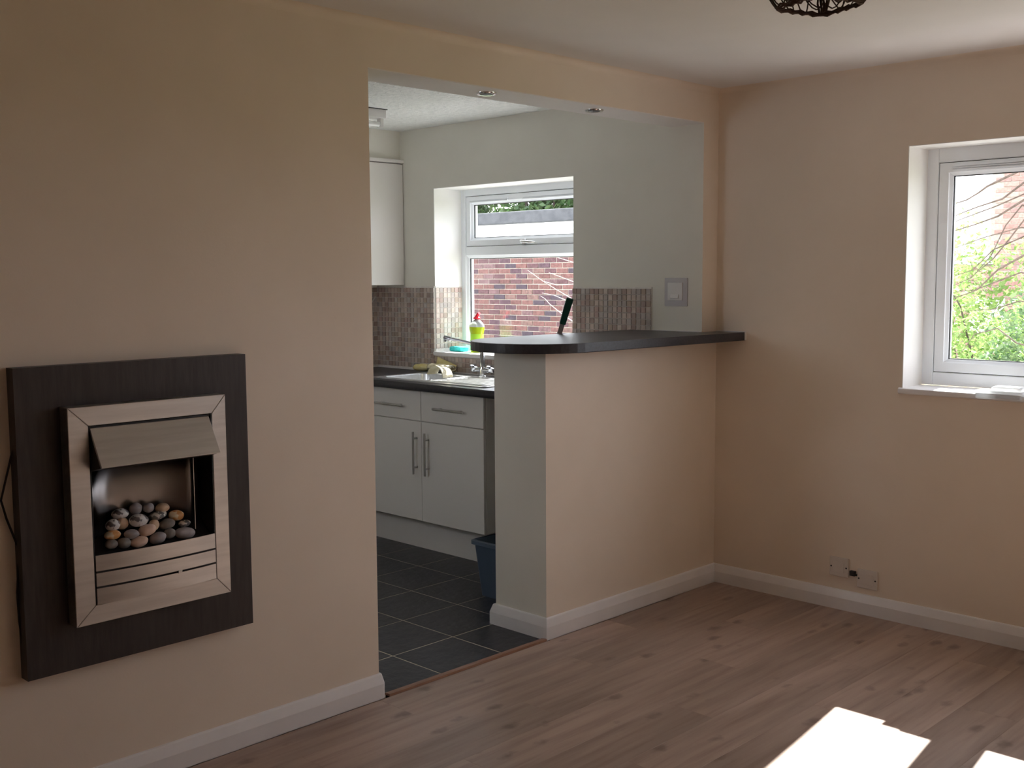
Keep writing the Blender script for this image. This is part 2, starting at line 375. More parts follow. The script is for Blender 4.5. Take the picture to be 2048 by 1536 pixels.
# the half wall carries peach paint on the living side, cream on its end as painted-in bluish kitchen light
hw = B(-TP, 0, YP, YK, -0.05, 1.2045).build('wall_counter', 'paint_peach')
hw.data.materials.append(M['paint_cream'])
for p in hw.data.polygons:
    if p.normal.x < 0.5: p.material_index = 1
struct(hw, 'half height wall under the black breakfast counter', 'wall')
# the beam underside is white
B(-TW, -0.0005, YA, YK, ZB - 0.004, ZB).build('trim_1', 'ceiling')
struct(bpy.data.objects['trim_1'], 'white underside of the beam over the kitchen opening', 'trim')
# living window wall
WX0, WX1, WZ0, WZ1 = 0.951, 3.36, 1.004, 2.056
w = MB(); w.box(0, WX0, 0, 0.262, -0.05, H); w.box(WX1, XR, 0, 0.262, -0.05, H)
w.box(WX0, WX1, 0, 0.262, WZ1, H); w.box(WX0, WX1, 0, 0.262, -0.05, WZ0)
struct(w.build('wall_right', 'paint_peach'), 'cream painted wall with the bright living room window', 'wall')
# white reveal lining of the living window
w = MB(); w.box(WX0, WX0 + 0.003, 0.001, 0.19, WZ0, WZ1); w.box(WX0, WX1, 0.001, 0.19, WZ1 - 0.003, WZ1); w.box(WX1 - 0.003, WX1, 0.001, 0.19, WZ0, WZ1)
struct(w.build('trim_2', 'reveal'), 'white plaster reveal lining the living room window', 'reveal')
# kitchen window wall (stops at the stub beside the living room corner)
KX0, KX1, KZ0, KZ1 = -1.925, -0.817, 1.045, 2.042
w = MB(); w.box(XL - 0.2, KX0, YK, 0.172, -0.05, H); w.box(KX1, 0.0, YK, 0.172, -0.05, H)
w.box(KX0, KX1, YK, 0.172, KZ1, H); w.box(KX0, KX1, YK, 0.172, -0.05, KZ0)
kw = w.build('wall_kitchen_window', 'paint_cream'); kw.data.materials.append(M['paint_peach'])
for p in kw.data.polygons:
    if p.normal.x > 0.5 and (p.center.x + kw.location.x) > -0.01: p.material_index = 1
struct(kw, 'pale kitchen wall around the sink window', 'wall')
w = MB(); w.box(KX0, KX0 + 0.003, YK + 0.001, 0.10, KZ0, KZ1); w.box(KX0, KX1, YK + 0.001, 0.10, KZ1 - 0.003, KZ1); w.box(KX1 - 0.003, KX1, YK + 0.001, 0.10, KZ0, KZ1)
struct(w.build('trim_3', 'reveal'), 'white plaster reveal lining the kitchen window', 'reveal')
struct(B(XL - 0.2, XL, YKB, YK, -0.05, H).build('wall_kitchen_far', 'paint_cream'), 'far kitchen wall behind the wall cupboard', 'wall')
w = MB(); w.box(XL - 0.2, -1.65, YKB - 0.2, YKB, -0.05, H); w.box(-0.85, -TW, YKB - 0.2, YKB, -0.05, H)
w.box(-1.65, -0.85, YKB - 0.2, YKB, -0.05, 1.3); w.box(-1.65, -0.85, YKB - 0.2, YKB, 2.05, H)
struct(w.build('wall_kitchen_back', 'paint_cream'), 'kitchen wall out of view on the left', 'wall')
struct(B(XL, -2.225, YKB, YK, 2.228, H).build('wall_bulkhead', 'paint_cream'), 'boxed bulkhead over the white wall cupboard', 'wall')
struct(B(XR, XR + 0.2, YB, 0.3, -0.05, H).build('wall_side', 'paint_peach'), 'side wall of the living room beside the camera', 'wall')
struct(B(-TW, XR + 0.2, YB - 0.2, YB, -0.05, H).build('wall_back', 'paint_peach'), 'wall behind the camera', 'wall')
struct(B(-TW, XR + 0.2, YB - 0.2, 0.3, H, H + 0.25).build('ceiling', 'ceiling'), 'smooth white living room ceiling', 'ceiling')
struct(B(XL - 0.2, -TW, YKB - 0.2, 0.3, H, H + 0.25).build('ceiling_kitchen', 'stipple'), 'white stippled kitchen ceiling', 'ceiling')

# soft cove where the walls meet the ceiling
def cove(name, pts, mat, label):
    struct(MB().prism(pts[0], pts[1], pts[2], pts[3]).build(name, mat, smooth=True), label, 'coving')
R0 = 0.03
arc = [(R0 - R0 * math.sin(a), H - R0 + R0 * math.cos(a)) for a in [0, 0.26, 0.52, 0.78, 1.05, 1.31, 1.5708]]
cove('trim_4', ([(0, H)] + arc, 'y', YB, -0.0005), 'paint_peach', 'rounded plaster joint between fireplace wall and ceiling')
arc2 = [(-(R0 - R0 * math.sin(a)), H - R0 + R0 * math.cos(a)) for a in [0, 0.26, 0.52, 0.78, 1.05, 1.31, 1.5708]]
cove('trim_5', ([(0, H)] + arc2, 'x', 0.0005, XR), 'paint_peach', 'rounded plaster joint between window wall and ceiling')

# ------------------------------------------------------------------ living room floor: planks along the fireplace wall
floor = struct(B(0.001, XR, YB, -0.001, -0.05, -0.012).build('floor', 'black'), 'brown oak laminate floor', 'floor')
PW, PL = 0.192, 1.285
plank_me = {}
def plank_mesh(wd, ln):
    key = (round(wd, 3), round(ln, 3))
    if key not in plank_me:
        plank_me[key] = B(0, wd - 0.0003, 0, ln - 0.0003, -0.010, 0).mesh('plank', M['laminate'], bevel=0.0004, seg=1)
    return plank_me[key]
x = 0.024; row = 0
while x < XR - 0.01:
    wd = min(PW, XR - x); y = YB - (row * 0.47) % PL
    while y < -0.02:
        a, b = max(y, YB), min(y + PL, -0.012)
        if b - a > 0.03: link('plank', plank_mesh(wd, b - a), floor, (x, a, 0))
        y += PL
    x += PW; row += 1

# threshold strip in the doorway
tb = MB().prism([(-0.012, 0.0), (-0.006, 0.006), (0.012, 0.009), (0.022, 0.0085), (0.0235, 0.0)], 'y', YA + 0.03, YP - 0.022)
struct(tb.build('trim_6', 'threshold'), 'narrow wooden threshold strip between slate tiles and laminate', 'threshold')
struct(B(0, 0.024, YA + 0.03, YP, -0.02, -0.0005).build('trim_7', 'black'), 'dark joint under the wooden threshold', 'trim')

# kitchen floor
kf = struct(B(XL, 0.0, YKB, YK, -0.05, -0.0009).build('floor_kitchen', 'floor_grout'), 'dark slate tiled kitchen floor with thin pale joints', 'floor')
TX, TY, TS, TG = -0.306, -1.812, 0.3275, 0.0055
slate_me = {}
for i in range(-1, 8):
    for j in range(-7, 7):
        x1 = TX - i * TS if i >= 0 else -0.002
        x0 = TX - (i + 1) * TS if i >= 0 else TX
        y0, y1 = TY + j * TS, TY + (j + 1) * TS
        x0, y0, y1 = max(x0, XL), max(y0, YKB), min(y1, YK)
        if x1 - x0 < 0.02 or y1 - y0 < 0.02: continue
        key = (round(x1 - x0, 3), round(y1 - y0, 3))
        if key not in slate_me:
            slate_me[key] = B(TG / 2, key[0] - TG / 2, TG / 2, key[1] - TG / 2, -0.004, 0).mesh('slate_tile', M['slate'], bevel=0.001, seg=1)
        link('slate_tile', slate_me[key], kf, (x0, y0, 0))

# ------------------------------------------------------------------ baseboards
def board_profile(sgn=1, off=0.0, h=0.09, t=0.02):
    p = [(0, 0), (t, 0), (t, h - 0.036), (t * 0.93, h - 0.031), (t * 0.50, h - 0.004), (t * 0.38, h - 0.001), (t * 0.2, h), (0, h)]
    return [(off + sgn * a, b) for a, b in p]
# fireplace wall, rounded over at the jamb
bb = MB().prism(board_profile(), 'y', YB, YA)
for k in range(1):
    pr = board_profile()
    n = len(pr); i0 = len(bb.v); steps = 5
    for s_ in range(steps + 1):
        a = s_ / steps * math.pi / 2
        for px, pz in pr: bb.v.append((px * math.cos(a), YA + px * math.sin(a) * 0.99, pz))
    for s_ in range(steps):
        for j in range(n):
            bb.f.append((i0 + s_ * n + j, i0 + s_ * n + (j + 1) % n, i0 + (s_ + 1) * n + (j + 1) % n, i0 + (s_ + 1) * n + j))
    bb.prism([(YA + a, b) for a, b in pr], 'x', -TW, 0)
struct(bb.build('baseboard_left', 'gloss_white'), 'white skirting board under the fire, turning into the opening', 'baseboard')
# half wall: mitred round the end
def mitred(name, path, label):
    """path: list of (x, y, ox, oy): base point and the outward offset direction at that corner"""
    m = MB(); pr = board_profile(); n = len(pr)
    for x_, y_, ox, oy in path:
        for a, b in pr: m.v.append((x_ + ox * a, y_ + oy * a, b))
    for k in range(len(path) - 1):
        for j in range(n):
            m.f.append((k * n + j, k * n + (j + 1) % n, (k + 1) * n + (j + 1) % n, (k + 1) * n + j))
    m.f.append(tuple(range(n))); m.f.append(tuple((len(path) - 1) * n + j for j in range(n)))
    return struct(m.build(name, 'gloss_white'), label, 'baseboard')
mitred('baseboard_counter', [(-TP, YP + 0.30, -1, 0), (-TP, YP, -1, -1), (0, YP, 1, -1), (0, 0, 1, -1)], 'white skirting board wrapping the half wall under the counter')
mitred('baseboard_right', [(0, 0, 1, -1), (XR, 0, 0, -1)], 'white skirting board under the living room window')

# ------------------------------------------------------------------ windows
def rect_frame(m, x0, x1, z0, z1, wl, wr, wb, wt, y0, y1):
    m.box(x0, x0 + wl, y0, y1, z0, z1); m.box(x1 - wr, x1, y0, y1, z0, z1)
    m.box(x0 + wl, x1 - wr, y0, y1, z0, z0 + wb); m.box(x0 + wl, x1 - wr, y0, y1, z1 - wt, z1)
def ring(m, x0, x1, z0, z1, wd, y0, y1, slope=0.0):
    """mitred frame; the inner edge may slope back by `slope`"""
    i = len(m.v)
    o = [(x0, z0), (x1, z0), (x1, z1), (x0, z1)]; inn = [(x0 + wd, z0 + wd), (x1 - wd, z0 + wd), (x1 - wd, z1 - wd), (x0 + wd, z1 - wd)]
    for (a, b) in o: m.v.append((a, y0, b))
    for (a, b) in inn: m.v.append((a, y0 + slope, b))
    for (a, b) in o: m.v.append((a, y1, b))
    for (a, b) in inn: m.v.append((a, y1, b))
    for k in range(4):
        q = (k + 1) % 4
        m.f += [(i + k, i + q, i + 4 + q, i + 4 + k), (i + 8 + k, i + 12 + k, i + 12 + q, i + 8 + q),
                (i + k, i + 8 + k, i + 8 + q, i + q), (i + 4 + k, i + 4 + q, i + 12 + q, i + 12 + k)]
def casement(root, x0, x1, z0, z1, y0, name='sash', vent=False, wd=0.042):
    m = MB(); ring(m, x0, x1, z0, z1, wd, y0, y0 + 0.055)
    s = m.build(name, 'upvc', root, bevel=0.002, seg=1)
    m = MB(); ring(m, x0 + wd - 0.001, x1 - wd + 0.001, z0 + wd - 0.001, z1 - wd + 0.001, 0.014, y0 + 0.004, y0 + 0.05, 0.012)
    m.build('glazing_bead', 'upvc', s)
    m = MB(); ring(m, x0 + wd + 0.012, x1 - wd - 0.012, z0 + wd + 0.012, z1 - wd - 0.012, 0.005, y0 + 0.022, y0 + 0.03)
    m.build('gasket', 'gasket', s)
    B(x0 + wd + 0.01, x1 - wd - 0.01, y0 + 0.026, y0 + 0.03, z0 + wd + 0.01, z1 - wd - 0.01).build('pane', 'glass', s)
    return s
# living room window: three lights side by side
YW = 0.188
win1 = thing('window_1', ((WX0 + WX1) / 2, YW, WZ0), 'white plastic living room window with garden shrubs behind it', 'window', None, 'structure')
FT = 0.05
m = MB(); rect_frame(m, WX0, WX1, 1.03, WZ1, FT, FT, 0.058, 0.062, YW, YW + 0.07)
mull = [1.475, 2.0, 2.5]
for a in mull: m.box(a, a + 0.05, YW + 0.0005, YW + 0.07, 1.088, WZ1 - 0.062)
m.build('frame', 'upvc', win1, bevel=0.003, seg=1)
edges = [WX0 + FT] + [v for a in mull for v in (a, a + 0.05)] + [WX1 - FT]
for k in range(4):
    a, b = edges[2 * k], edges[2 * k + 1]
    s = casement(win1, a + 0.003, b - 0.003, 1.091, WZ1 - 0.065, YW + 0.004)
    m = MB()
    for q in range(3): m.box(a + 0.06, b - 0.03, YW - 0.004, YW + 0.005, WZ1 - 0.083 - q * 0.008, WZ1 - 0.078 - q * 0.008)
    m.build('trickle_vent', 'upvc', s)
    m = MB(); ring(m, a + 0.0005, b - 0.0005, 1.0885, WZ1 - 0.0625, 0.003, YW + 0.012, YW + 0.03); m.build('gap_seal', 'gasket', s)
# sill board with a rounded nose
m = MB().prism([(0.186, 1.004), (0.186, 1.03), (-0.006, 1.03), (-0.012, 1.027), (-0.014, 1.02), (-0.012, 1.008), (-0.006, 1.004)], 'x', WX0 - 0.012, WX1 + 0.012)
m.build('window_sill', 'gloss_white', win1, smooth=True)

cl = MB()
def soft(x0, x1, y0, y1, z0, z1, r):
    loops = []
    for i_, z in ((r, z0), (0, z0 + r), (0, z1 - r), (r, z1)):
        loops.append([(a + 0.002 * math.sin(37 * b + 11 * a), b, z) for a, b in rrect(x0 + i_, x1 - i_, y0 + i_, y1 - i_, 0.008)])
    n0 = len(cl.v); loft(cl, loops)
    cl.f.append(tuple(range(n0, n0 + 24))[::-1]); cl.f.append(tuple(range(len(cl.v) - 24, len(cl.v))))
soft(1.272, 1.462, -0.034, 0.060, 1.0305, 1.0445, 0.004); soft(1.336, 1.455, -0.028, 0.050, 1.0445, 1.0620, 0.005)
soft(1.276, 1.458, -0.036, -0.0165, 1.012, 1.034, 0.004)
SILL_CLOTH = cl

# kitchen window: top opening light over a fixed pane
YV = 0.098
win2 = thing('window_2', ((KX0 + KX1) / 2, YV, KZ0), 'white plastic kitchen window above the sink, looking at a brick wall', 'window', None, 'structure')
m = MB(); rect_frame(m, KX0, KX1, 1.065, KZ1, 0.04, 0.04, 0.05, 0.042, YV, YV + 0.07)
m.box(KX0 + 0.04, KX1 - 0.04, YV + 0.0005, YV + 0.07, 1.643, 1.697)
m.build('frame', 'upvc', win2, bevel=0.003, seg=1)
s = casement(win2, KX0 + 0.043, KX1 - 0.043, 1.70, KZ1 - 0.045, YV + 0.004, wd=0.036)
m = MB(); ring(m, KX0 + 0.0405, KX1 - 0.0405, 1.6975, KZ1 - 0.0425, 0.003, YV + 0.012, YV + 0.03); m.build('gap_seal', 'gasket', s)
m = MB()
for (a, b) in ((KX0 + 0.08, -1.52), (-1.40, KX1 - 0.07)):
    for q in range(2): m.box(a, b, YV - 0.005, YV + 0.005, KZ1 - 0.072 - q * 0.011, KZ1 - 0.065 - q * 0.011)
m.build('trickle_vent', 'upvc', s)
m = MB(); m.box(-1.40, -1.372, YV - 0.012, YV + 0.004, 1.702, 1.732)
hd = m.build('handle', 'chrome', s, bevel=0.003)
MB().tube([(-1.386, YV - 0.012, 1.718), (-1.386, YV - 0.034, 1.718), (-1.375, YV - 0.04, 1.717), (-1.30, YV - 0.04, 1.712), (-1.27, YV - 0.037, 1.709)], [0.008, 0.008, 0.009, 0.007, 0.005], 10).build('lever', 'chrome', hd, smooth=True)
m = MB(); ring(m, KX0 + 0.04, KX1 - 0.04, 1.115, 1.643, 0.016, YV + 0.004, YV + 0.05, 0.012)
fb = m.build('glazing_bead', 'upvc', win2)
m = MB(); ring(m, KX0 + 0.055, KX1 - 0.055, 1.13, 1.628, 0.005, YV + 0.022, YV + 0.03); m.build('gasket', 'gasket', fb)
B(KX0 + 0.05, KX1 - 0.05, YV + 0.026, YV + 0.03, 1.12, 1.64).build('pane', 'glass', win2)
B(KX0 - 0.008, KX1 + 0.008, YK - 0.012, YV + 0.001, KZ0, 1.068).build('window_sill', 'gloss_white', win2, bevel=0.004)

win3 = thing('window_3', (-1.25, YKB - 0.1, 1.3), 'second kitchen window in the wall out of view', 'window', None, 'structure')
m = MB(); ring(m, -1.65, -0.85, 1.3, 2.05, 0.06, YKB - 0.14, YKB - 0.07); m.build('frame', 'upvc', win3)
B(-1.60, -0.9, YKB - 0.11, YKB - 0.106, 1.35, 2.0).build('pane', 'glass', win3)

# ------------------------------------------------------------------ mosaic splashbacks
MP = 0.0306
mos = {}
def tile_mesh(axis, wd):
    k = (axis, round(wd, 3))
    if k not in mos:
        g = 0.0026; t = 0.0055
        mos[k] = (B(0, wd - g, -t, 0, 0, MP - g) if axis == 'y' else B(0, t, 0, wd - g, 0, MP - g)).mesh('tile', M['mosaic'], bevel=0.0012, seg=1)
    return mos[k]
def splash_y(root, y, x0, x1, z_top, z_bot, from_right=False, shy=0.0):
    """tiles on a wall facing the camera side (-y): flush rows counted from the top"""
    nrow = int((z_top - z_bot) / MP + 0.45)
    nc = int((x1 - x0) / MP + 0.3)
    for r_ in range(nrow):
        z = z_top - (r_ + 1) * MP
        if z < z_bot - 0.02: continue
        for c_ in range(nc):
            xx = x1 - (c_ + 1) * MP if from_right else x0 + c_ * MP
            link('tile', tile_mesh('y', MP), root, (xx + 0.0013, y - 0.003, z + 0.0013))
ZT = 1.452
# right of the window
sp = tag(B(KX1, -TP + 0.002, YK - 0.005, YK, WT, ZT + 0.008).build('mosaic_splashback', 'grout'), 'brown mosaic tiled panel between kitchen window and breakfast counter', 'splashback', 'mosaic splashbacks')
splash_y(sp, YK - 0.002, KX1, -TP, ZT, 1.20, True)
# left of the window and under its sill
sp = tag(B(XL, KX0, YK - 0.005, YK, WT, ZT + 0.008).build('mosaic_splashback', 'grout'), 'brown mosaic tiled panel between the kitchen corner and the kitchen window', 'splashback', 'mosaic splashbacks')
splash_y(sp, YK - 0.002, XL, KX0, ZT, WT, True)
sp = tag(B(KX0, KX1, YK - 0.005, YK, WT, KZ0 - 0.001).build('mosaic_splashback', 'grout'), 'low strip of mosaic tiles under the kitchen window sill behind the tap', 'splashback', 'mosaic splashbacks')
splash_y(sp, YK - 0.002, KX0, -1.36, KZ0 - 0.002, WT + 0.0)
# window reveal
sp = tag(B(KX0 + 0.003, KX0 + 0.006, YK + 0.001, YV - 0.001, 1.068, ZT + 0.008).build('mosaic_splashback', 'grout'), 'sunlit mosaic tiles inside the left reveal of the kitchen window', 'splashback', 'mosaic splashbacks')
for r_ in range(12):
    for c_ in range(7):
        link('tile', tile_mesh('x', MP), sp, (KX0 + 0.004, YK + 0.003 + c_ * MP, ZT - (r_ + 1) * MP + 0.0013))
# far wall beside the corner
sp = tag(B(XL, XL + 0.005, -0.62, YK - 0.006, WT, ZT + 0.008).build('mosaic_splashback', 'grout'), 'mosaic tiles on the far kitchen wall below the wall cupboard', 'splashback', 'mosaic splashbacks')
for r_ in range(16):
    for c_ in range(5):
        link('tile', tile_mesh('x', MP), sp, (XL + 0.002, YK - 0.008 - (c_ + 1) * MP, ZT - (r_ + 1) * MP + 0.0013))

# ------------------------------------------------------------------ breakfast counter
cx, cy, cr_ = -0.165, -1.092, 0.295
poly = [(0.168, -0.001), (0.150, -0.45), (0.134, -0.95), (0.130, -1.092)]
for k in range(1, 24):
    a = -math.pi * k / 24
    poly.append((cx + cr_ * math.cos(a), cy + cr_ * math.sin(a)))
poly += [(-0.460, -1.092), (-0.440, -0.50), (-0.425, YK - 0.006), (-TP, YK - 0.001), (0.001, YK - 0.001), (0.001, -0.001)]
ctr = tag(MB().prism(poly, 'z', 1.205, 1.245).build('breakfast_counter', 'worktop', bevel=0.003, seg=2), 'black breakfast counter with a rounded end on the half wall', 'counter')
B(0.1685, 0.1715, -0.012, -0.0005, 1.207, 1.246).build('sealant', 'white_plastic', ctr)
MB().box(-0.424, -TP - 0.003, YK - 0.008, YK - 0.001, 1.245, 1.2485).box(-TP, 0.0, YK - 0.004, YK, 1.245, 1.2485).box(0.0005, 0.168, -0.004, 0, 1.245, 1.2485).build('sealant', 'white_plastic', ctr)

# ------------------------------------------------------------------ kitchen worktop, sink, tap
YF = -0.70
SX0, SX1, SY0, SY1 = -1.90, -0.98, -0.635, -0.205
BX0, BX1, BY0, BY1 = -1.86, -1.49, -0.59, -0.27
m = MB()
z0, z1 = WT - 0.040, WT
m.box(XL, BX0 - 0.01, YF, YK - 0.006, z0, z1); m.box(BX1 + 0.01, -TP, YF, YK - 0.006, z0, z1)
m.box(BX0 - 0.01, BX1 + 0.01, YF, BY0 - 0.01, z0, z1); m.box(BX0 - 0.01, BX1 + 0.01, BY1 + 0.01, YK - 0.006, z0, z1)
wt = tag(m.build('kitchen_worktop', 'worktop'), 'black kitchen worktop under the kitchen window', 'worktop')
MB().prism([(YF + 0.0005, z0), (YF - 0.006, z0 + 0.006), (YF - 0.008, z0 + 0.02), (YF - 0.006, z1 - 0.006), (YF + 0.0005, z1)], 'x', XL, -TP).build('front_edge', 'worktop', wt, smooth=True)
B(XL, -TP, YK - 0.012, YK - 0.0055, WT, WT + 0.008).build('edge_trim', 'white_plastic', wt)

sink = thing('sink', ((SX0 + SX1) / 2, (SY0 + SY1) / 2, WT), 'stainless steel inset sink with left bowl and ribbed drainer', 'sink')
m = MB(); zt = WT + 0.0045
bowl = lambda ins, z, r: [(a, b, z) for a, b in rrect(BX0 + ins, BX1 - ins, BY0 + ins, BY1 - ins, r)]
loft(m, [bowl(-0.004, zt, 0.05), bowl(0.002, zt - 0.004, 0.05), bowl(0.010, WT - 0.08, 0.05), bowl(0.018, WT - 0.15, 0.05), bowl(0.05, WT - 0.165, 0.03)])
m.f.append(tuple(range(len(m.v) - 24, len(m.v))))
m.build('bowl', 'sink_steel', sink, smooth=True, solid=0.001)
m = MB()  # rim and drainer deck around the bowl
for (a, b, c, d) in ((SX0, BX0 + 0.0, SY0, SY1), (BX1, -1.44, SY0, SY1), (BX0, BX1, SY0, BY0), (BX0, BX1, BY1, SY1)):
    m.box(a, b, c, d, WT + 0.0005, zt)
m.box(-1.44, SX1, SY0, SY1, WT + 0.0005, zt - 0.0015); m.box(-1.44, SX1, SY0, SY0 + 0.02, zt - 0.0015, zt); m.box(-1.44, SX1, SY1 - 0.09, SY1, zt - 0.0015, zt); m.box(SX1 - 0.02, SX1, SY0, SY1, zt - 0.0015, zt)
m.build('deck', 'sink_steel', sink)
for k in range(9):
    yy = SY0 + 0.05 + k * 0.032
    MB().prism([(yy - 0.006, zt - 0.0016), (yy - 0.003, zt + 0.0012), (yy + 0.003, zt + 0.0012), (yy + 0.006, zt - 0.0016)], 'x', -1.42, SX1 - 0.03).build('drainer_rib', 'sink_steel', sink, smooth=True)
MB().lathe([(0.04, WT - 0.166), (0.04, WT - 0.162), (0.03, WT - 0.161), (0.0, WT - 0.161)], ((BX0 + BX1) / 2, (BY0 + BY1) / 2, 0)).build('waste', 'chrome', sink, smooth=True)

tx, ty = -1.398, -0.238
tap = thing('kitchen_tap', (tx, ty, WT), 'chrome mixer tap with a long swivel spout behind the counter end', 'tap')
m = MB().lathe([(0.028, zt), (0.028, zt + 0.006), (0.018, zt + 0.012), (0.017, zt + 0.05), (0.015, zt + 0.06)], (tx, ty, 0), 20)
m.build('base', 'chrome', tap, smooth=True)
MB().tube([(tx - 0.072, ty, zt + 0.040), (tx - 0.05, ty, zt + 0.040), (tx + 0.05, ty, zt + 0.040), (tx + 0.072, ty, zt + 0.040)], [0.016, 0.014, 0.014, 0.016], 16).build('bridge', 'dark_reflect_chrome', tap, smooth=True)
for sx in (-0.066, 0.066):
    MB().lathe([(0.017, zt + 0.030), (0.021, zt + 0.036), (0.021, zt + 0.052), (0.012, zt + 0.058)], (tx + sx, ty, 0), 14).build('valve_head', 'dark_reflect_chrome', tap, smooth=True)
    MB().tube([(tx + sx, ty, zt + 0.055), (tx + sx, ty - 0.012, zt + 0.062), (tx + sx, ty - 0.034, zt + 0.064)], [0.006, 0.006, 0.005], 8).build('lever', 'dark_reflect_chrome', tap, smooth=True)
top = zt + 0.165
ex, ey, ez = -1.600, -0.335, 1.172
path = [(tx, ty, zt + 0.05), (tx, ty, zt + 0.11), (tx - 0.002, ty - 0.001, top - 0.02), (tx - 0.012, ty - 0.005, top + 0.006), (tx - 0.035, ty - 0.014, top + 0.018)]
for k in range(1, 6):
    f_ = k / 5
    path.append((tx - 0.035 + (ex - tx + 0.035) * f_, ty - 0.014 + (ey - ty + 0.014) * f_, top + 0.018 + (ez - top - 0.018) * f_))
spt = MB().tube(path, [0.0155, 0.0145, 0.0125, 0.0115] + [0.0105] * 6, 14).build('spout', 'dark_reflect_chrome', tap, smooth=True)
m = MB().tube([(ex + 0.03, ey + 0.012, ez - 0.007), (ex + 0.01, ey + 0.004, ez - 0.002), (ex - 0.006, ey - 0.003, ez + 0.003)], [0.0125, 0.014, 0.0125], 14)
m.tube([(ex, ey, ez), (ex, ey, ez - 0.022)], [0.0105, 0.0115], 14)
m.build('aerator', 'dark_reflect_chrome', spt, smooth=True)

# ------------------------------------------------------------------ base cabinet
CY = -0.66
cab = thing('base_cabinet', (-1.4455, CY + 0.25, 0), 'white sink base cabinet with two drawers over two doors', 'cabinet')
cx0, cxm, cx1 = -1.935, -1.4455, -0.958
m = MB(); m.box(cx0, cx0 + 0.018, CY + 0.019, YK - 0.01, 0.19, WT - 0.041); m.box(cx1 - 0.018, cx1, CY + 0.019, YK - 0.01, 0.19, WT - 0.041)
m.box(cx0 + 0.018, cx1 - 0.018, CY + 0.019, YK - 0.01, 0.19, 0.208); m.box(cx0 + 0.018, cx1 - 0.018, YK - 0.02, YK - 0.01, 0.208, 0.72)
m.box(cx0 + 0.018, cx1 - 0.018, CY + 0.019, CY + 0.04, 0.725, 0.745); m.box(cxm - 0.009, cxm + 0.009, CY + 0.019, CY + 0.04, 0.208, 0.725); m.box(cx0 + 0.018, cx1 - 0.018, CY + 0.019, CY + 0.03, 0.885, WT - 0.041)
m.build('carcass', 'cabinet', cab)
def bar_handle(parent, a, b, yface, standoff=0.03, r=0.006):
    a, b = Vector(a), Vector(b); d = (b - a)
    m = MB().tube([a, b], r, 12)
    for f_ in (0.16, 0.84):
        p = a + d * f_; m.tube([(p.x, p.y, p.z), (p.x, yface + 0.001, p.z)], r * 0.8, 10)
    return m.build('handle', 'handle_steel', parent, smooth=True)
for (a, b, hx0, hx1) in ((cx0, cxm, -1.807, -1.571), (cxm, cx1, -1.318, -1.082)):
    d = B(a + 0.0015, b - 0.0015, CY, CY + 0.018, 0.7405, WT - 0.044).build('drawer', 'cabinet', cab, bevel=0.0015, seg=1)
    bar_handle(d, (hx0, CY - 0.03, 0.8175), (hx1, CY - 0.03, 0.8175), CY)
for (a, b, hx) in ((cx0, cxm, -1.480), (cxm, cx1, -1.386)):
    d = B(a + 0.0015, b - 0.0015, CY, CY + 0.018, 0.188, 0.7355).build('door', 'cabinet', cab, bevel=0.0015, seg=1)
    bar_handle(d, (hx, CY - 0.03, 0.448), (hx, CY - 0.03, 0.680), CY)
B(-2.45, cx1 + 0.0, CY + 0.105, CY + 0.121, 0.0, 0.187).build('plinth', 'cabinet', cab, bevel=0.001, seg=1)
cab2 = thing('base_cabinet', (-2.2, CY + 0.25, 0), 'white corner base cabinet at the far end of the worktop, nearly hidden', 'cabinet')
B(-2.46, cx0 - 0.002, CY + 0.019, YK - 0.01, 0.19, WT - 0.041).build('carcass', 'cabinet', cab2)
B(-2.40, cx0 - 0.003, CY, CY + 0.018, 0.188, WT - 0.044).build('door', 'cabinet', cab2, bevel=0.0015, seg=1)
for a in (-2.40, -2.0): B(a, a + 0.04, CY + 0.15, CY + 0.19, 0, 0.19).build('leg', 'black', cab2)
# wall cupboard
wc = thing('wall_cupboard', (-2.34, -0.55, 1.468), 'white wall cupboard in the kitchen corner left of the window', 'cabinet')
B(XL + 0.001, -2.219, -0.98, YK - 0.001, 1.474, 2.205).build('carcass', 'cabinet', wc)
for k, (a, b) in enumerate(((-0.55, YK - 0.004), (-0.98, -0.553))):
    d = B(-2.2185, -2.2, a, b, 1.468, 2.200).build('door', 'cabinet', wc, bevel=0.0015, seg=1)
    MB().tube([(-2.165, (b - 0.05) if k else (a + 0.05), 1.5), (-2.165, (b - 0.05) if k else (a + 0.05), 1.7)], 0.006, 10).tube([(-2.165, (b - 0.05) if k else (a + 0.05), 1.53), (-2.2, (b - 0.05) if k else (a + 0.05), 1.53)], 0.005, 8).tube([(-2.165, (b - 0.05) if k else (a + 0.05), 1.67), (-2.2, (b - 0.05) if k else (a + 0.05), 1.67)], 0.005, 8).build('handle', 'handle_steel', d, smooth=True)
B(XL + 0.001, -2.19, -0.985, YK - 0.001, 2.2055, 2.227).build('cornice', 'cabinet', wc, bevel=0.003)

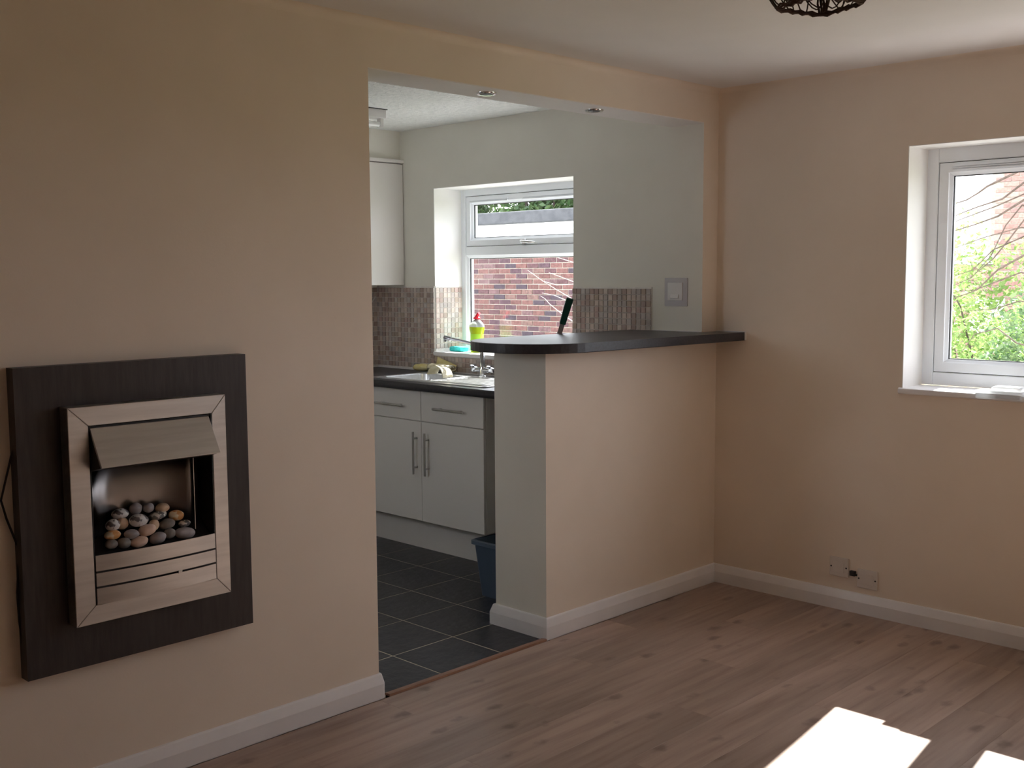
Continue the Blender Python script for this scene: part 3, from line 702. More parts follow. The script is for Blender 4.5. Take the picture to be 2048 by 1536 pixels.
# ------------------------------------------------------------------ things by the sink
# washing-up liquid
bx, by, bz = -1.690, 0.0, 1.0685
bot = thing('washing_up_bottle', (bx, by, bz), 'lime green washing up liquid bottle with red cap on the kitchen sill', 'bottle')
def oval(w_, d_, z, n=24): return [(bx + w_ * math.cos(2 * math.pi * k / n), by + d_ * math.sin(2 * math.pi * k / n), z) for k in range(n)]
def body(prof, name, mat):
    m = MB(); loft(m, [oval(w_, d_, bz + h) for w_, d_, h in prof]); n = 24
    m.f.append(tuple(range(n))[::-1]); m.f.append(tuple(range(len(m.v) - n, len(m.v))))
    return m.build(name, mat, bot, smooth=True)
body([(0.046, 0.026, 0), (0.052, 0.03, 0.006), (0.052, 0.03, 0.05), (0.047, 0.028, 0.085), (0.049, 0.028, 0.11), (0.056, 0.031, 0.135), (0.057, 0.031, 0.150)], 'lower_body', 'green_liquid')
body([(0.057, 0.031, 0.1505), (0.057, 0.031, 0.156), (0.046, 0.027, 0.172), (0.028, 0.02, 0.186), (0.014, 0.014, 0.194), (0.013, 0.013, 0.198)], 'shoulder', 'clear_plastic')
body([(0.0465, 0.0292, 0.070), (0.0485, 0.0292, 0.072), (0.0490, 0.0292, 0.108), (0.0478, 0.0292, 0.110)], 'label', 'green_label')
m = MB().lathe([(0.021, bz + 0.197), (0.021, bz + 0.206), (0.012, bz + 0.212), (0.010, bz + 0.217)], (bx, by, 0), 16)
cap = m.build('cap', 'red_cap', bot, smooth=True)
MB().tube([(bx + 0.002, by, bz + 0.212), (bx + 0.010, by, bz + 0.224), (bx + 0.022, by, bz + 0.231)], [0.010, 0.011, 0.009], 12).build('flip_top', 'red_cap', cap, smooth=True)
# sponge
m = MB()
loft(m, [[(a, b, z) for a, b in rrect(-1.885 + i_, -1.765 - i_, -0.055 + i_, 0.015 - i_, 0.02)] for i_, z in ((0.006, 1.0687), (0.0, 1.074), (0.0, 1.092), (0.005, 1.097))])
m.f.append(tuple(range(24))[::-1]); m.f.append(tuple(range(len(m.v) - 24, len(m.v))))
tag(m.build('sponge', 'turquoise', smooth=True), 'turquoise sponge on the kitchen sill beside the green bottle', 'sponge')
tag(SILL_CLOTH.build('folded_cloth', 'thin_white', smooth=True), 'sunlit white folded cloth on the edge of the living room window sill', 'cloth')
# dusters
def crumpled(name, mat, fn, label, nu=28, nv=18, amp=0.006, seed=0, group='cleaning cloths by the sink'):
    m = MB()
    def g(u, v):
        p = Vector(fn(u, v)); q = p * 26 + Vector((seed, seed * 2, 0))
        return p + Vector((noise.noise(q), noise.noise(q + Vector((9, 3, 1))), abs(noise.noise(q + Vector((2, 7, 5)))))) * amp
    m.grid(g, nu, nv)
    return tag(m.build(name, mat, smooth=True, solid=0.003), label, 'cloth', group)
def roll(cx_, cy_, cz_, ln, rad, turns, yawr):
    ca, sa = math.cos(yawr), math.sin(yawr)
    def fn(u, v):
        a = turns * 2 * math.pi * v; r_ = rad * (0.45 + 0.55 * v)
        lx = (u - 0.5) * ln; ly, lz = r_ * math.cos(a) * 1.25, r_ * math.sin(a) * 0.85
        return (cx_ + lx * ca - ly * sa, cy_ + lx * sa + ly * ca, cz_ + rad + lz)
    return fn
crumpled('cleaning_cloth', 'duster', roll(-1.80, -0.186, zt + 0.001, 0.20, 0.026, 1.6, -0.03), 'rolled cream cloth lying against the mosaic tiles behind the sink', seed=1)
def standing(u, v):
    x_ = -1.885 + 0.17 * u
    h = 0.082 * (1 - 0.55 * u)
    return (x_, -0.140 - 0.012 * math.sin(v * 3.1), zt + 0.004 + h * v)
crumpled('cleaning_cloth', 'duster_yellow', standing, 'yellow edged duster propped upright against the mosaic tiles', seed=4, amp=0.005)
def folded(u, v):
    a = v * 2 * math.pi; r_ = 0.016 + 0.004 * math.sin(5 * u)
    return (-2.02 + 0.13 * u, -0.19 + r_ * 1.8 * math.cos(a) + 0.02 * u, WT + 0.024 + r_ * math.sin(a))
crumpled('cleaning_cloth', 'duster_yellow', folded, 'small folded yellow cloth left of the cream cloths on the worktop', seed=7, amp=0.006)
def draped(u, v):
    # an arch thrown over the divider between bowl and drainer
    a_ = math.pi * (0.04 + 0.96 * v)
    x_ = -1.535 - 0.062 * math.cos(a_) - 0.012 * u
    z_ = WT + 0.010 + 0.066 * math.sin(a_) ** 0.75 * (1 - 0.25 * u)
    return (x_, -0.475 + 0.085 * u, z_)
crumpled('cleaning_cloth', 'duster', draped, 'cream cloth humped over the edge of the sink bowl', seed=12, amp=0.005)
# green handled scraper
A = Vector((-0.583, -0.628, WT + 0.0015)); D_ = Vector((0.072 * 2.72, -0.004, 0.177 * 2.72)).normalized()
tool = thing('scraper', A, 'long steel scraper with a dark green handle leaning on the counter edge', 'scraper')
side = Vector((0, 1, 0)); nrm = D_.cross(side)
def slab(L0, L1, w0, w1, th, name, mat, **kw):
    m = MB(); vs_ = []
    for l_, w_ in ((L0, w0), (L1, w1)):
        c = A + D_ * l_ + nrm * 0.006 * 0
        sv = Vector((math.cos(0.775), math.sin(0.775), 0)); sv = (sv - D_ * sv.dot(D_)).normalized(); tv = D_.cross(sv)
        for su, st in ((-1, -1), (1, -1), (1, 1), (-1, 1)): m.v.append(tuple(c + sv * w_ * su + tv * th * st))
    m.f += [(0, 1, 2, 3), (4, 7, 6, 5), (0, 4, 5, 1), (1, 5, 6, 2), (2, 6, 7, 3), (3, 7, 4, 0)]
    return m.build(name, mat, tool, **kw)
slab(0.004, 0.372, 0.013, 0.0115, 0.002, 'blade', 'tool_steel', bevel=0.0008, seg=1)
slab(0.368, 0.500, 0.0150, 0.0175, 0.010, 'handle', 'green_handle', bevel=0.004, seg=2)
# waste bin
bin_ = thing('waste_bin', (-0.525, -0.93, 0), 'blue grey plastic waste bin on the slate floor behind the half wall', 'bin')
def brect(x0, x1, y0, y1, z, r): return [(a, b, z) for a, b in rrect(x0, x1, y0, y1, r)]
m = MB()
loft(m, [brect(-0.665, -0.385, -0.975, -0.845, 0.0, 0.02), brect(-0.690, -0.36, -1.000, -0.825, 0.262, 0.022), brect(-0.694, -0.356, -1.004, -0.821, 0.27, 0.024),
         brect(-0.684, -0.366, -0.994, -0.831, 0.268, 0.02), brect(-0.661, -0.389, -0.971, -0.849, 0.006, 0.018)])
m.f.append(tuple(range(24))[::-1]); m.f.append(tuple(range(len(m.v) - 24, len(m.v))))
m.build('body', 'bin', bin_, smooth=True)
m = MB(); loft(m, [brect(-0.690, -0.360, -1.000, -0.825, 0.250, 0.022), brect(-0.702, -0.348, -1.012, -0.813, 0.252, 0.026), brect(-0.702, -0.348, -1.012, -0.813, 0.268, 0.026), brect(-0.690, -0.36, -1.0, -0.825, 0.273, 0.022)])
m.build('rim', 'bin', bin_, smooth=True, solid=0.001)
# thin white flex by the far tiles
tag(MB().tube([(XL + 0.012, -0.30, 1.20), (XL + 0.012, -0.25, 1.285), (XL + 0.012, -0.19, 1.345), (XL + 0.012, -0.15, 1.395)], 0.004, 8).build('appliance_cable', 'cable_white', smooth=True), 'thin white cable slanting across the far mosaic tiles', 'cable')

# ------------------------------------------------------------------ lights and fittings
for k, yy in enumerate((-1.471, -0.818)):
    dl = thing('recessed_downlight', (-0.09, yy, ZB - 0.004), ('chrome downlight in the beam, the nearer of the two' if k == 0 else 'chrome downlight in the beam, the one nearer the window wall'), 'downlight', 'downlights in the beam')
    prof = [(0.026, -0.001), (0.029, -0.006), (0.037, -0.0065), (0.041, -0.003), (0.0415, 0.0)]
    MB().lathe([(r_, ZB - 0.004 + h) for r_, h in prof], (-0.09, yy, 0), 28).build('bezel', 'chrome', dl, smooth=True)
    MB().lathe([(0.0, ZB - 0.0115), (0.020, ZB - 0.0115), (0.0265, ZB - 0.009), (0.027, ZB - 0.0055)], (-0.09, yy, 0), 24).build('lamp', 'black', dl, smooth=True)
fl = thing('fluorescent_batten', (-1.60, -1.36, 2.31), 'white fluorescent batten light on the kitchen ceiling', 'ceiling light')
B(-1.632, -1.572, -1.96, -0.762, 2.352, H - 0.0005).build('housing', 'white_plastic', fl, bevel=0.004)
B(-1.638, -1.566, -1.965, -0.757, 2.3965, H - 0.0003).build('backplate', 'black', fl)
for yy in (-1.955, -0.79):
    B(-1.618, -1.586, yy, yy + 0.022, 2.306, 2.353).build('end_cap', 'white_plastic', fl, bevel=0.003)
MB().tube([(-1.602, -1.934, 2.322), (-1.602, -0.789, 2.322)], 0.0135, 16).build('tube', 'tube', fl, smooth=True)
# wicker pendant: rounded box of interlaced canes
pc = Vector((1.817, -2.3175, 2.192))
hz = 0.092
pend = thing('pendant_lamp', (pc.x, pc.y, pc.z - hz), 'dark brown woven wicker pendant shade hanging from the ceiling', 'lamp')
yawp = math.radians(-20)
def sup(a, b):
    t = b / 0.74; h = 0.0725 + 0.026 * (1 - t * t) + 0.004 * t
    d = Vector((math.cos(a), math.sin(a), 0)); k = (abs(d.x) ** 9 + abs(d.y) ** 9) ** (-1 / 9)
    q = d * k * h
    return Vector((q.x * math.cos(yawp) - q.y * math.sin(yawp), q.x * math.sin(yawp) + q.y * math.cos(yawp), t * hz)) + pc
m = MB(); rr = random.Random(5)
for k in range(120):      # curling canes on the four sides
    face = rr.randrange(4); a0 = face * math.pi / 2 + rr.uniform(-0.62, 0.62); b0 = rr.uniform(-0.38, 0.42)
    ra, rb = rr.uniform(0.12, 0.42), rr.uniform(0.15, 0.5); ph = rr.uniform(0, 6.28); tilt = rr.uniform(-0.3, 0.3)
    pts = []
    for j in range(15):
        t = ph + j / 14 * 2 * math.pi * rr.uniform(0.96, 1.0)
        b = max(-0.74, min(0.74, b0 + rb * math.sin(t) + tilt * math.cos(t)))
        pts.append(sup(a0 + ra * math.cos(t), b))
    m.tube(pts, 0.0017, 5)
for lvl in (-0.74, -0.715, -0.69, 0.70, 0.74):      # plaited rims
    m.tube([sup(j / 48 * 2 * math.pi, lvl + 0.02 * math.sin(j * 2.1 + lvl * 50)) for j in range(49)], 0.0027, 6)
for k in range(4):                                  # wrapped corner canes
    a0 = math.pi / 4 + k * math.pi / 2
    for q in range(5):
        m.tube([sup(a0 + (q - 2) * 0.05 + 0.02 * math.sin(j * 1.7 + q), -0.74 + 1.48 * j / 12) for j in range(13)], 0.0026, 5)
m.build('wicker_shade', 'wicker', pend)
MB().tube([(pc.x, pc.y, pc.z - 0.01), (pc.x, pc.y, H - 0.02)], 0.003, 8).build('cord', 'white_plastic', pend)
MB().lathe([(0.0, pc.z - 0.03), (0.012, pc.z - 0.03), (0.017, pc.z - 0.01), (0.017, pc.z + 0.03), (0.005, pc.z + 0.045)], (pc.x, pc.y, 0), 16).build('lamp_holder', 'white_plastic', pend, smooth=True)
m = MB()
for k in range(4):
    a0 = yawp + math.pi / 4 + k * math.pi / 2
    m.tube([(pc.x, pc.y, pc.z + 0.03), sup(math.pi / 4 + k * math.pi / 2, 0.60)], 0.0018, 6)
m.build('spider', 'wicker', pend)
MB().lathe([(0.05, H - 0.001), (0.05, H - 0.008), (0.03, H - 0.022), (0.008, H - 0.027)], (pc.x, pc.y, 0), 24).build('ceiling_rose', 'white_plastic', pend, smooth=True)
# spur switch on the reveal by the counter
sw = thing('switch_plate', (-0.15, YK - 0.001, 1.367), 'grey backed white switch on the wall above the breakfast counter', 'switch')
B(-0.218, -0.083, YK - 0.006, YK - 0.0005, 1.367, 1.505).build('backplate', 'grey_plate', sw, bevel=0.002)
B(-0.196, -0.108, YK - 0.013, YK - 0.006, 1.395, 1.482).build('faceplate', 'white_plastic', sw, bevel=0.003)
MB().prism([(YK - 0.012, 1.405), (YK - 0.021, 1.407), (YK - 0.016, 1.425), (YK - 0.012, 1.425)], 'x', -0.175, -0.128).build('rocker', 'white_plastic', sw)
# two painted wall plates
for (xa, xb, za, zb, lab) in ((0.636, 0.728, 0.150, 0.238, 'painted wall plate low on the window wall, the higher left one'),
                              (0.772, 0.868, 0.118, 0.204, 'painted wall plate low on the window wall, the lower right one')):
    s_ = thing('wall_socket', ((xa + xb) / 2, -0.001, za), lab, 'socket', 'wall plates by the skirting')
    B(xa, xb, -0.012, -0.0005, za, zb).build('faceplate', 'painted_plate', s_, bevel=0.004)
    B(xa + 0.02, xb - 0.02, -0.0150, -0.012, za + 0.02, zb - 0.02).build('insert', 'painted_plate', s_, bevel=0.001)
    for q in (xa + 0.009, xb - 0.009):
        MB().lathe([(0.0, -0.0135), (0.0035, -0.0135), (0.004, -0.0115)], (q, 0, (za + zb) / 2), 10, 'y').build('screw', 'black', s_)
cn = MB().box(0.737, 0.762, -0.016, -0.0005, 0.165, 0.188)
cn.tube([(0.745, -0.010, 0.176), (0.772, -0.012, 0.172)], 0.005, 8)
tag(cn.build('cable_connector', 'black', bevel=0.002), 'small black cable connector between the two wall plates', 'connector')

# ------------------------------------------------------------------ wall mounted electric fire
fire = thing('electric_fire', (0.0, -3.03, 0.413), 'wall mounted electric fire with steel frame on a dark board', 'fireplace')
by0, by1, bz0, bz1 = -3.389, -2.672, 0.414, 1.2805
iy0, iy1, iz0, iz1 = -3.214, -2.822, 0.598, 1.114
m = MB(); m.box(0.001, 0.045, by0, iy0, bz0, bz1); m.box(0.001, 0.045, iy1, by1, bz0, bz1); m.box(0.001, 0.045, iy0, iy1, iz1, bz1); m.box(0.001, 0.045, iy0, iy1, bz0, iz0)
m.build('backboard', 'dark_board', fire)
fy0, fy1, fz0, fz1 = -3.268, -2.778, 0.548, 1.166
XF = 0.095
oc = [(fy0, fz0), (fy1, fz0), (fy1, fz1), (fy0, fz1)]; ic = [(iy0 + 0.004, iz0 + 0.003), (iy1 - 0.004, iz0 + 0.003), (iy1 - 0.004, iz1 - 0.003), (iy0 + 0.004, iz1 - 0.003)]
for k in range(4):
    q = (k + 1) % 4
    MB().prism([oc[k], oc[q], ic[q], ic[k]], 'x', 0.046, XF).build('frame_rail', 'steel', fire, bevel=0.0015, seg=1)
# fire chamber
fb_ = B(0.002, 0.006, iy0 + 0.001, iy1 - 0.001, iz0 + 0.001, iz1 - 0.001).build('back_panel', 'black', fire)
def cyl(u, v):
    y_ = iy0 + 0.02 + (iy1 - iy0 - 0.065) * u
    return (0.010 + 0.030 * (2 * u - 1) ** 4, y_, 0.70 + 0.36 * v)
MB().grid(cyl, 18, 1).build('reflector', 'fire_back', fire, smooth=True, solid=0.001)
B(0.006, 0.094, iy1 - 0.0075, iy1 - 0.0045, iz0 + 0.003, iz1 - 0.003).build('chamber_side', 'black', fire)
B(0.006, 0.094, iy0 + 0.0045, iy0 + 0.0075, iz0 + 0.003, iz1 - 0.003).build('chamber_side', 'black', fire)
B(0.006, 0.09, iy0 + 0.008, iy1 - 0.008, iz1 - 0.010, iz1 - 0.005).build('chamber_top', 'black', fire)
for yy in (iy0 + 0.022, iy1 - 0.047):
    B(0.050, 0.0515, yy, yy + 0.002, 0.745, 1.03).build('glass_edge', 'steel', fire)
MB().prism([(0.006, 0.600), (0.088, 0.600), (0.088, 0.735), (0.070, 0.742), (0.006, 0.790)], 'y', iy0 + 0.009, iy1 - 0.009).build('fuel_bed', 'black', fire)
# hood
hy0, hy1 = -3.207, -2.838
hd_ = MB().prism([(0.066, 1.104), (0.098, 1.104), (0.160, 1.000), (0.158, 0.998), (0.152, 0.998), (0.094, 1.096), (0.066, 1.096)], 'y', hy0, hy1).build('hood', 'steel', fire, bevel=0.0008, seg=1)
chk = [(0.062, 1.098), (0.094, 1.096), (0.154, 0.998), (0.096, 0.984), (0.062, 0.984)]
MB().prism(chk, 'y', hy0 + 0.001, hy0 + 0.003).build('hood_cheek', 'black', hd_)
MB().prism(chk, 'y', hy1 - 0.003, hy1 - 0.001).build('hood_cheek', 'black', hd_)
MB().prism([(0.150, 0.9985), (0.153, 0.9985), (0.098, 0.984), (0.095, 0.984)], 'y', hy0 + 0.003, hy1 - 0.003).build('hood_lip', 'black', hd_)
# bowed grate slats
gy0, gy1 = -3.206, -2.8285
def slat(za, zb):
    m = MB(); n = 16; bow = lambda u: XF + 0.001 + 0.013 * (1 - (2 * u - 1) ** 2)
    for k in range(n + 1):
        u = k / n; y_ = gy0 + (gy1 - gy0) * u; x_ = bow(u)
        m.v += [(x_ - 0.004, y_, za), (x_, y_, za), (x_, y_, zb), (x_ - 0.004, y_, zb)]
    for k in range(n):
        for j in range(4): m.f.append((k * 4 + j, k * 4 + (j + 1) % 4, k * 4 + 4 + (j + 1) % 4, k * 4 + 4 + j))
    m.f += [(0, 1, 2, 3), (n * 4 + 3, n * 4 + 2, n * 4 + 1, n * 4)]
    return m.build('grate_slat', 'steel', fire, smooth=True)
slat(0.6015, 0.6475); slat(0.6535, 0.6915); slat(0.6975, 0.742)
B(0.084, 0.0955, gy0, gy1, 0.6015, 0.735).build('grate_back', 'black', fire)
B(0.0955, 0.112, -2.962, -2.950, 0.6465, 0.6545).build('grate_clip', 'steel', fire)
pts = [(0.018, -3.380, 1.075), (0.014, -3.392, 1.04), (0.012, -3.408, 0.98), (0.012, -3.424, 0.922), (0.012, -3.412, 0.87), (0.013, -3.390, 0.80), (0.014, -3.380, 0.775), (0.014, -3.388, 0.73), (0.013, -3.394, 0.66), (0.012, -3.392, 0.58), (0.012, -3.386, 0.51), (0.012, -3.375, 0.47)]
MB().tube(pts, 0.0032, 8).build('power_cable', 'cable_black', fire, smooth=True)
MB().tube([(0.02, -2.674, 1.045), (0.022, -2.668, 1.03), (0.024, -2.664, 1.012), (0.022, -2.667, 0.995), (0.02, -2.674, 0.98)], 0.0045, 8).build('cable_loop', 'cable_black', fire, smooth=True)
# pebbles in the fire (position in the fire chamber, half sizes, colour)
pebs = [(-3.148, 0.762, 0.073, 0.018, 0.014, 'peb_dark', 'small dark grey pebble at the bottom left of the fire'),
        (-3.137, 0.785, 0.060, 0.024, 0.0135, 'peb_orange', 'flat orange tan pebble second up at the left of the fire'),
        (-3.130, 0.811, 0.050, 0.021, 0.018, 'peb_white', 'white and black mottled pebble at the left edge of the pile'),
        (-3.100, 0.838, 0.036, 0.026, 0.015, 'peb_white', 'mottled pebble lying high on the left shoulder of the pile'),
        (-3.096, 0.809, 0.040, 0.018, 0.018, 'peb_tan', 'tan pebble tucked behind the mottled pebble on the left'),
        (-3.050, 0.845, 0.034, 0.019, 0.017, 'peb_grey', 'round grey pebble at the very top of the pile'),
        (-3.052, 0.813, 0.054, 0.029, 0.020, 'peb_white', 'large grey white flecked pebble in the middle of the pile'),
        (-3.010, 0.841, 0.034, 0.017, 0.0145, 'peb_grey', 'small pale grey pebble right of the topmost pebble'),
        (-2.966, 0.834, 0.034, 0.022, 0.0145, 'peb_tan', 'golden tan pebble at the top right of the pile'),
        (-2.986, 0.815, 0.042, 0.028, 0.012, 'peb_speck', 'flat black pebble with white speckles under the golden one'),
        (-2.925, 0.806, 0.040, 0.024, 0.016, 'peb_orange', 'bright orange pebble at the right shoulder of the pile'),
        (-3.082, 0.779, 0.066, 0.023, 0.0135, 'peb_grey', 'grey pebble left of centre above the front row'),
        (-3.108, 0.758, 0.071, 0.020, 0.016, 'peb_dark', 'dark pebble second from the left in the front row'),
        (-3.064, 0.754, 0.074, 0.027, 0.016, 'peb_pink', 'pale tan pebble third from the left in the front row'),
        (-3.034, 0.783, 0.067, 0.027, 0.0175, 'peb_pink', 'pinkish tan pebble in the middle above the front row'),
        (-3.003, 0.790, 0.050, 0.016, 0.017, 'peb_tan', 'yellowish grey pebble right of the pinkish one'),
        (-2.960, 0.786, 0.048, 0.025, 0.0155, 'peb_dark', 'brown grey pebble right of centre in the middle row'),
        (-3.004, 0.755, 0.073, 0.026, 0.017, 'peb_grey', 'grey pebble fourth from the left in the front row'),
        (-2.963, 0.760, 0.066, 0.019, 0.0155, 'peb_dark', 'dark pebble fifth from the left in the front row'),
        (-2.904, 0.778, 0.048, 0.020, 0.0115, 'peb_speck', 'small black and white speckled pebble at the right edge'),
        (-2.915, 0.754, 0.072, 0.034, 0.018, 'peb_grey', 'large mauve grey pebble at the right end of the front row')]
for k, (y_, z_, x_, ry, rz, mt, lab) in enumerate(pebs):
    bm = bmesh.new(); bmesh.ops.create_icosphere(bm, subdivisions=3, radius=1)
    for v in bm.verts:
        d = 1 + 0.09 * noise.noise(v.co * 1.3 + Vector((k * 3.1, k, 0)))
        c = v.co * d; v.co = Vector((c.x * min(0.019, ry * 0.8), c.y * ry, c.z * rz))
    bmesh.ops.rotate(bm, verts=bm.verts, cent=(0, 0, 0), matrix=Matrix.Rotation(RND.uniform(-0.2, 0.2), 3, 'X'))
    me = bpy.data.meshes.new('pebble'); bm.to_mesh(me); bm.free(); me.materials.append(M[mt])
    for p in me.polygons: p.use_smooth = True
    tag(link('pebble', me, None, (x_, y_, z_)), lab, 'pebble', 'pebbles in the electric fire')

# ------------------------------------------------------------------ outdoors
struct(B(-40, 40, 2.9, 60, -0.35, -0.25).build('ground', 'grass'), 'lawn outside the windows', 'ground')
struct(B(-40, 40, 0.30, 2.9, -0.35, -0.245).build('ground_bounce_patio', 'paving'), 'unseen pale concrete patio added to bounce neutral light indoors', 'patio')  # patio added out of view to bounce neutral light indoors
brick_me = B(0, 0.215, 0, 0.10, 0, 0.065).mesh('brick', M['brick'], bevel=0.003, seg=1)
bloom_brick_me = B(0, 0.215, 0, 0.10, 0, 0.065).mesh('brick', M['bloom_brick'], bevel=0.003, seg=1)
def brick_wall(root, x0, x1, z0, z1, Y, vis, holes=(), me=None, mass_mat='brick_mass'):
    """courses of bricks in stretcher bond; those in `vis` are single pieces, the others one mass"""
    rr = random.Random(int(Y * 10)); mass = MB(); single = []
    nz = int((z1 - z0) / 0.075)
    for c in range(nz):
        z = z0 + c * 0.075; x = x0 - (0.1125 if c % 2 else 0)
        while x < x1:
            a, b = x, x + 0.215
            jy = rr.uniform(-0.004, 0.004)
            cut = any(b > h[0] and a < h[1] and z + 0.065 > h[2] and z < h[3] for h in holes)
            if not cut:
                if vis[0] < (a + b) / 2 < vis[1] and vis[2] < z + 0.03 < vis[3]: single.append((a, z, jy))
                else: mass.box(a, b, Y + jy, Y + jy + 0.10, z, z + 0.065)
            x += 0.225
    mx_, mz_ = (vis[0] + vis[1]) / 2, (vis[2] + vis[3]) / 2
    single.sort(key=lambda s: max(abs(s[0] + 0.11 - mx_) / (vis[1] - vis[0]), abs(s[1] - mz_) / (vis[3] - vis[2])))
    for k, (a, z, jy) in enumerate(single):
        if k < 296: link('brick', me or brick_me, root, (a, Y + jy, z))
        else: mass.box(a, a + 0.215, Y + jy, Y + jy + 0.10, z, z + 0.065)
    o = mass.build('brickwork', mass_mat, root); o['kind'] = 'stuff'
# flat roofed outbuilding behind the kitchen window
ob = thing('brick_outbuilding', (-8, 7.4, -0.25), 'low red brick outbuilding with white fascia seen through the kitchen window', 'building')
OY = 7.0
B(-14, -5.2, OY + 0.008, OY + 3.0, -0.25, 1.98).build('wall', 'mortar', ob)
brick_wall(ob, -13.9, -5.3, -0.245, 1.97, OY, (-9.6, -6.3, 0.62, 1.98))
B(-14.1, -5.1, OY - 0.06, OY + 3.1, 1.985, 2.262).build('fascia', 'fascia', ob)
B(-14.15, -5.05, OY - 0.10, OY + 3.15, 2.263, 2.44).build('roof', 'felt', ob, bevel=0.02)
# two storey house behind the garden
hs = thing('brick_house', (-3, 13, -0.25), 'red brick house with white window beyond the garden shrubs', 'building')
HY = 12.0
hole = (-3.905, -3.345, 1.66, 3.25)
m = MB(); m.box(-6.2, hole[0], HY + 0.008, HY + 0.3, -0.25, 6); m.box(hole[1], 3, HY + 0.008, HY + 0.3, -0.25, 6); m.box(hole[0], hole[1], HY + 0.008, HY + 0.3, hole[3], 6); m.box(hole[0], hole[1], HY + 0.008, HY + 0.3, -0.25, hole[2]); m.box(-6.2, 3, HY + 0.3, HY + 6, -0.25, 6)
m.build('wall', 'mortar', hs)
brick_wall(hs, -6.1, 2.9, -0.245, 5.9, HY, (-4.6, -2.5, 0.4, 3.3), [hole], bloom_brick_me, 'bloom_brick_mass')
m = MB(); ring(m, hole[0], hole[1], hole[2] + 0.05, hole[3], 0.07, HY + 0.03, HY + 0.10)
m.box(hole[0] + 0.07, hole[1] - 0.07, HY + 0.035, HY + 0.10, 2.62, 2.69)
wf = m.build('window', 'upvc', hs)
B(hole[0] + 0.06, hole[1] - 0.06, HY + 0.06, HY + 0.066, hole[2] + 0.1, hole[3] - 0.06).build('pane', 'net', wf)
B(hole[0] + 0.02, hole[1] - 0.02, HY + 0.16, HY + 0.17, hole[2], hole[3]).build('net_curtain', 'net', wf)
B(hole[0] - 0.06, hole[1] + 0.06, HY - 0.05, HY + 0.06, hole[2] - 0.01, hole[2] + 0.05).build('window_ledge', 'fascia', hs)
B(-3.60, -3.10, HY - 0.02, HY + 0.0, 0.62, 1.15).build('white_panel', 'fascia', hs)
MB().prism([(HY - 0.3, 5.95), (HY + 3, 8.2), (HY + 6.3, 5.95)], 'x', -6.4, 3.2).build('roof', 'felt', hs)

def leaves(name, mat, blobs, n, size, parent, seed, label=None):
    rr = random.Random(seed); m = MB()
    wts = [b[3] * b[4] * b[5] for b in blobs]
    for k in range(n):
        bx_, by_, bz_, sx, sy, sz = rr.choices(blobs, wts)[0]
        while True:
            p = Vector((rr.uniform(-1, 1), rr.uniform(-1, 1), rr.uniform(-1, 1)))
            l_ = p.length
            if 0.35 < l_ < 1: break
        c = Vector((bx_ + p.x * sx, by_ + p.y * sy, bz_ + p.z * sz))
        s_ = size * rr.uniform(0.6, 1.3)
        e = Euler((rr.uniform(-1.1, 1.1), rr.uniform(-1.1, 1.1), rr.uniform(0, 6.28))).to_matrix()
        i = len(m.v)
        for q in ((-0.5, 0, 0), (0, 0.32, 0.08), (0.5, 0, 0), (0, -0.32, 0.08)): m.v.append(tuple(c + e @ (Vector(q) * s_)))
        m.f.append((i, i + 1, i + 2, i + 3))
    me = bpy.data.meshes.new(name); me.from_pydata(m.v, [], m.f); me.materials.append(M[mat])
    o = link(name, me, parent, (0, 0, 0)); o['kind'] = 'stuff'
    return o
def branchy(root, base, tips, r0, mat='bark', name='branch'):
    for t in tips:
        b, t_ = Vector(base), Vector(t); pts = []
        for k in range(7):
            f_ = k / 6; p = b.lerp(t_, f_); p.z += 0.25 * (t_ - b).length * f_ * (1 - f_)
            p += Vector((noise.noise(p * 3), noise.noise(p * 3 + Vector((5, 1, 0))), 0)) * 0.06
            pts.append(p)
        MB().tube(pts, [r0 * (1 - 0.8 * k / 6) for k in range(7)], 6).build(name, mat, root, smooth=True)
def shrub(loc, blobs, n, size, mat, label, seed, name='shrub'):
    r_ = thing(name, loc, label, 'shrub', 'shrubs outside the living room window')
    leaves('foliage', mat, blobs, n, size, r_, seed)
    branchy(r_, loc, [(b[0], b[1], b[2] + b[5] * 0.3) for b in blobs], 0.018)
    return r_
shrub((-0.1, 4.2, -0.25), [(-0.25, 4.2, 0.55, 0.6, 0.5, 0.7), (0.10, 4.4, 0.95, 0.5, 0.5, 0.45), (-0.7, 4.3, 1.35, 0.32, 0.3, 0.42)], 6500, 0.052, 'leaf_light', 'bright yellow green shrub filling the lower left of the living room window', 21)
shrub((0.55, 3.0, -0.25), [(0.45, 3.0, 0.5, 0.55, 0.4, 0.6), (0.6, 3.0, 1.1, 0.45, 0.35, 0.4), (0.25, 2.95, 0.6, 0.4, 0.3, 0.4)], 6500, 0.045, 'leaf_mid', 'denser mid green shrub at the lower right of the living room window', 22)
shrub((-1.6, 7.0, -0.25), [(-1.9, 7.0, 1.1, 0.7, 0.6, 1.2), (-1.2, 7.2, 0.9, 0.8, 0.6, 1.0), (-0.6, 7.1, 1.0, 0.6, 0.5, 1.0)], 5200, 0.07, 'leaf_light', 'taller pale green shrub in front of the brick house', 23)
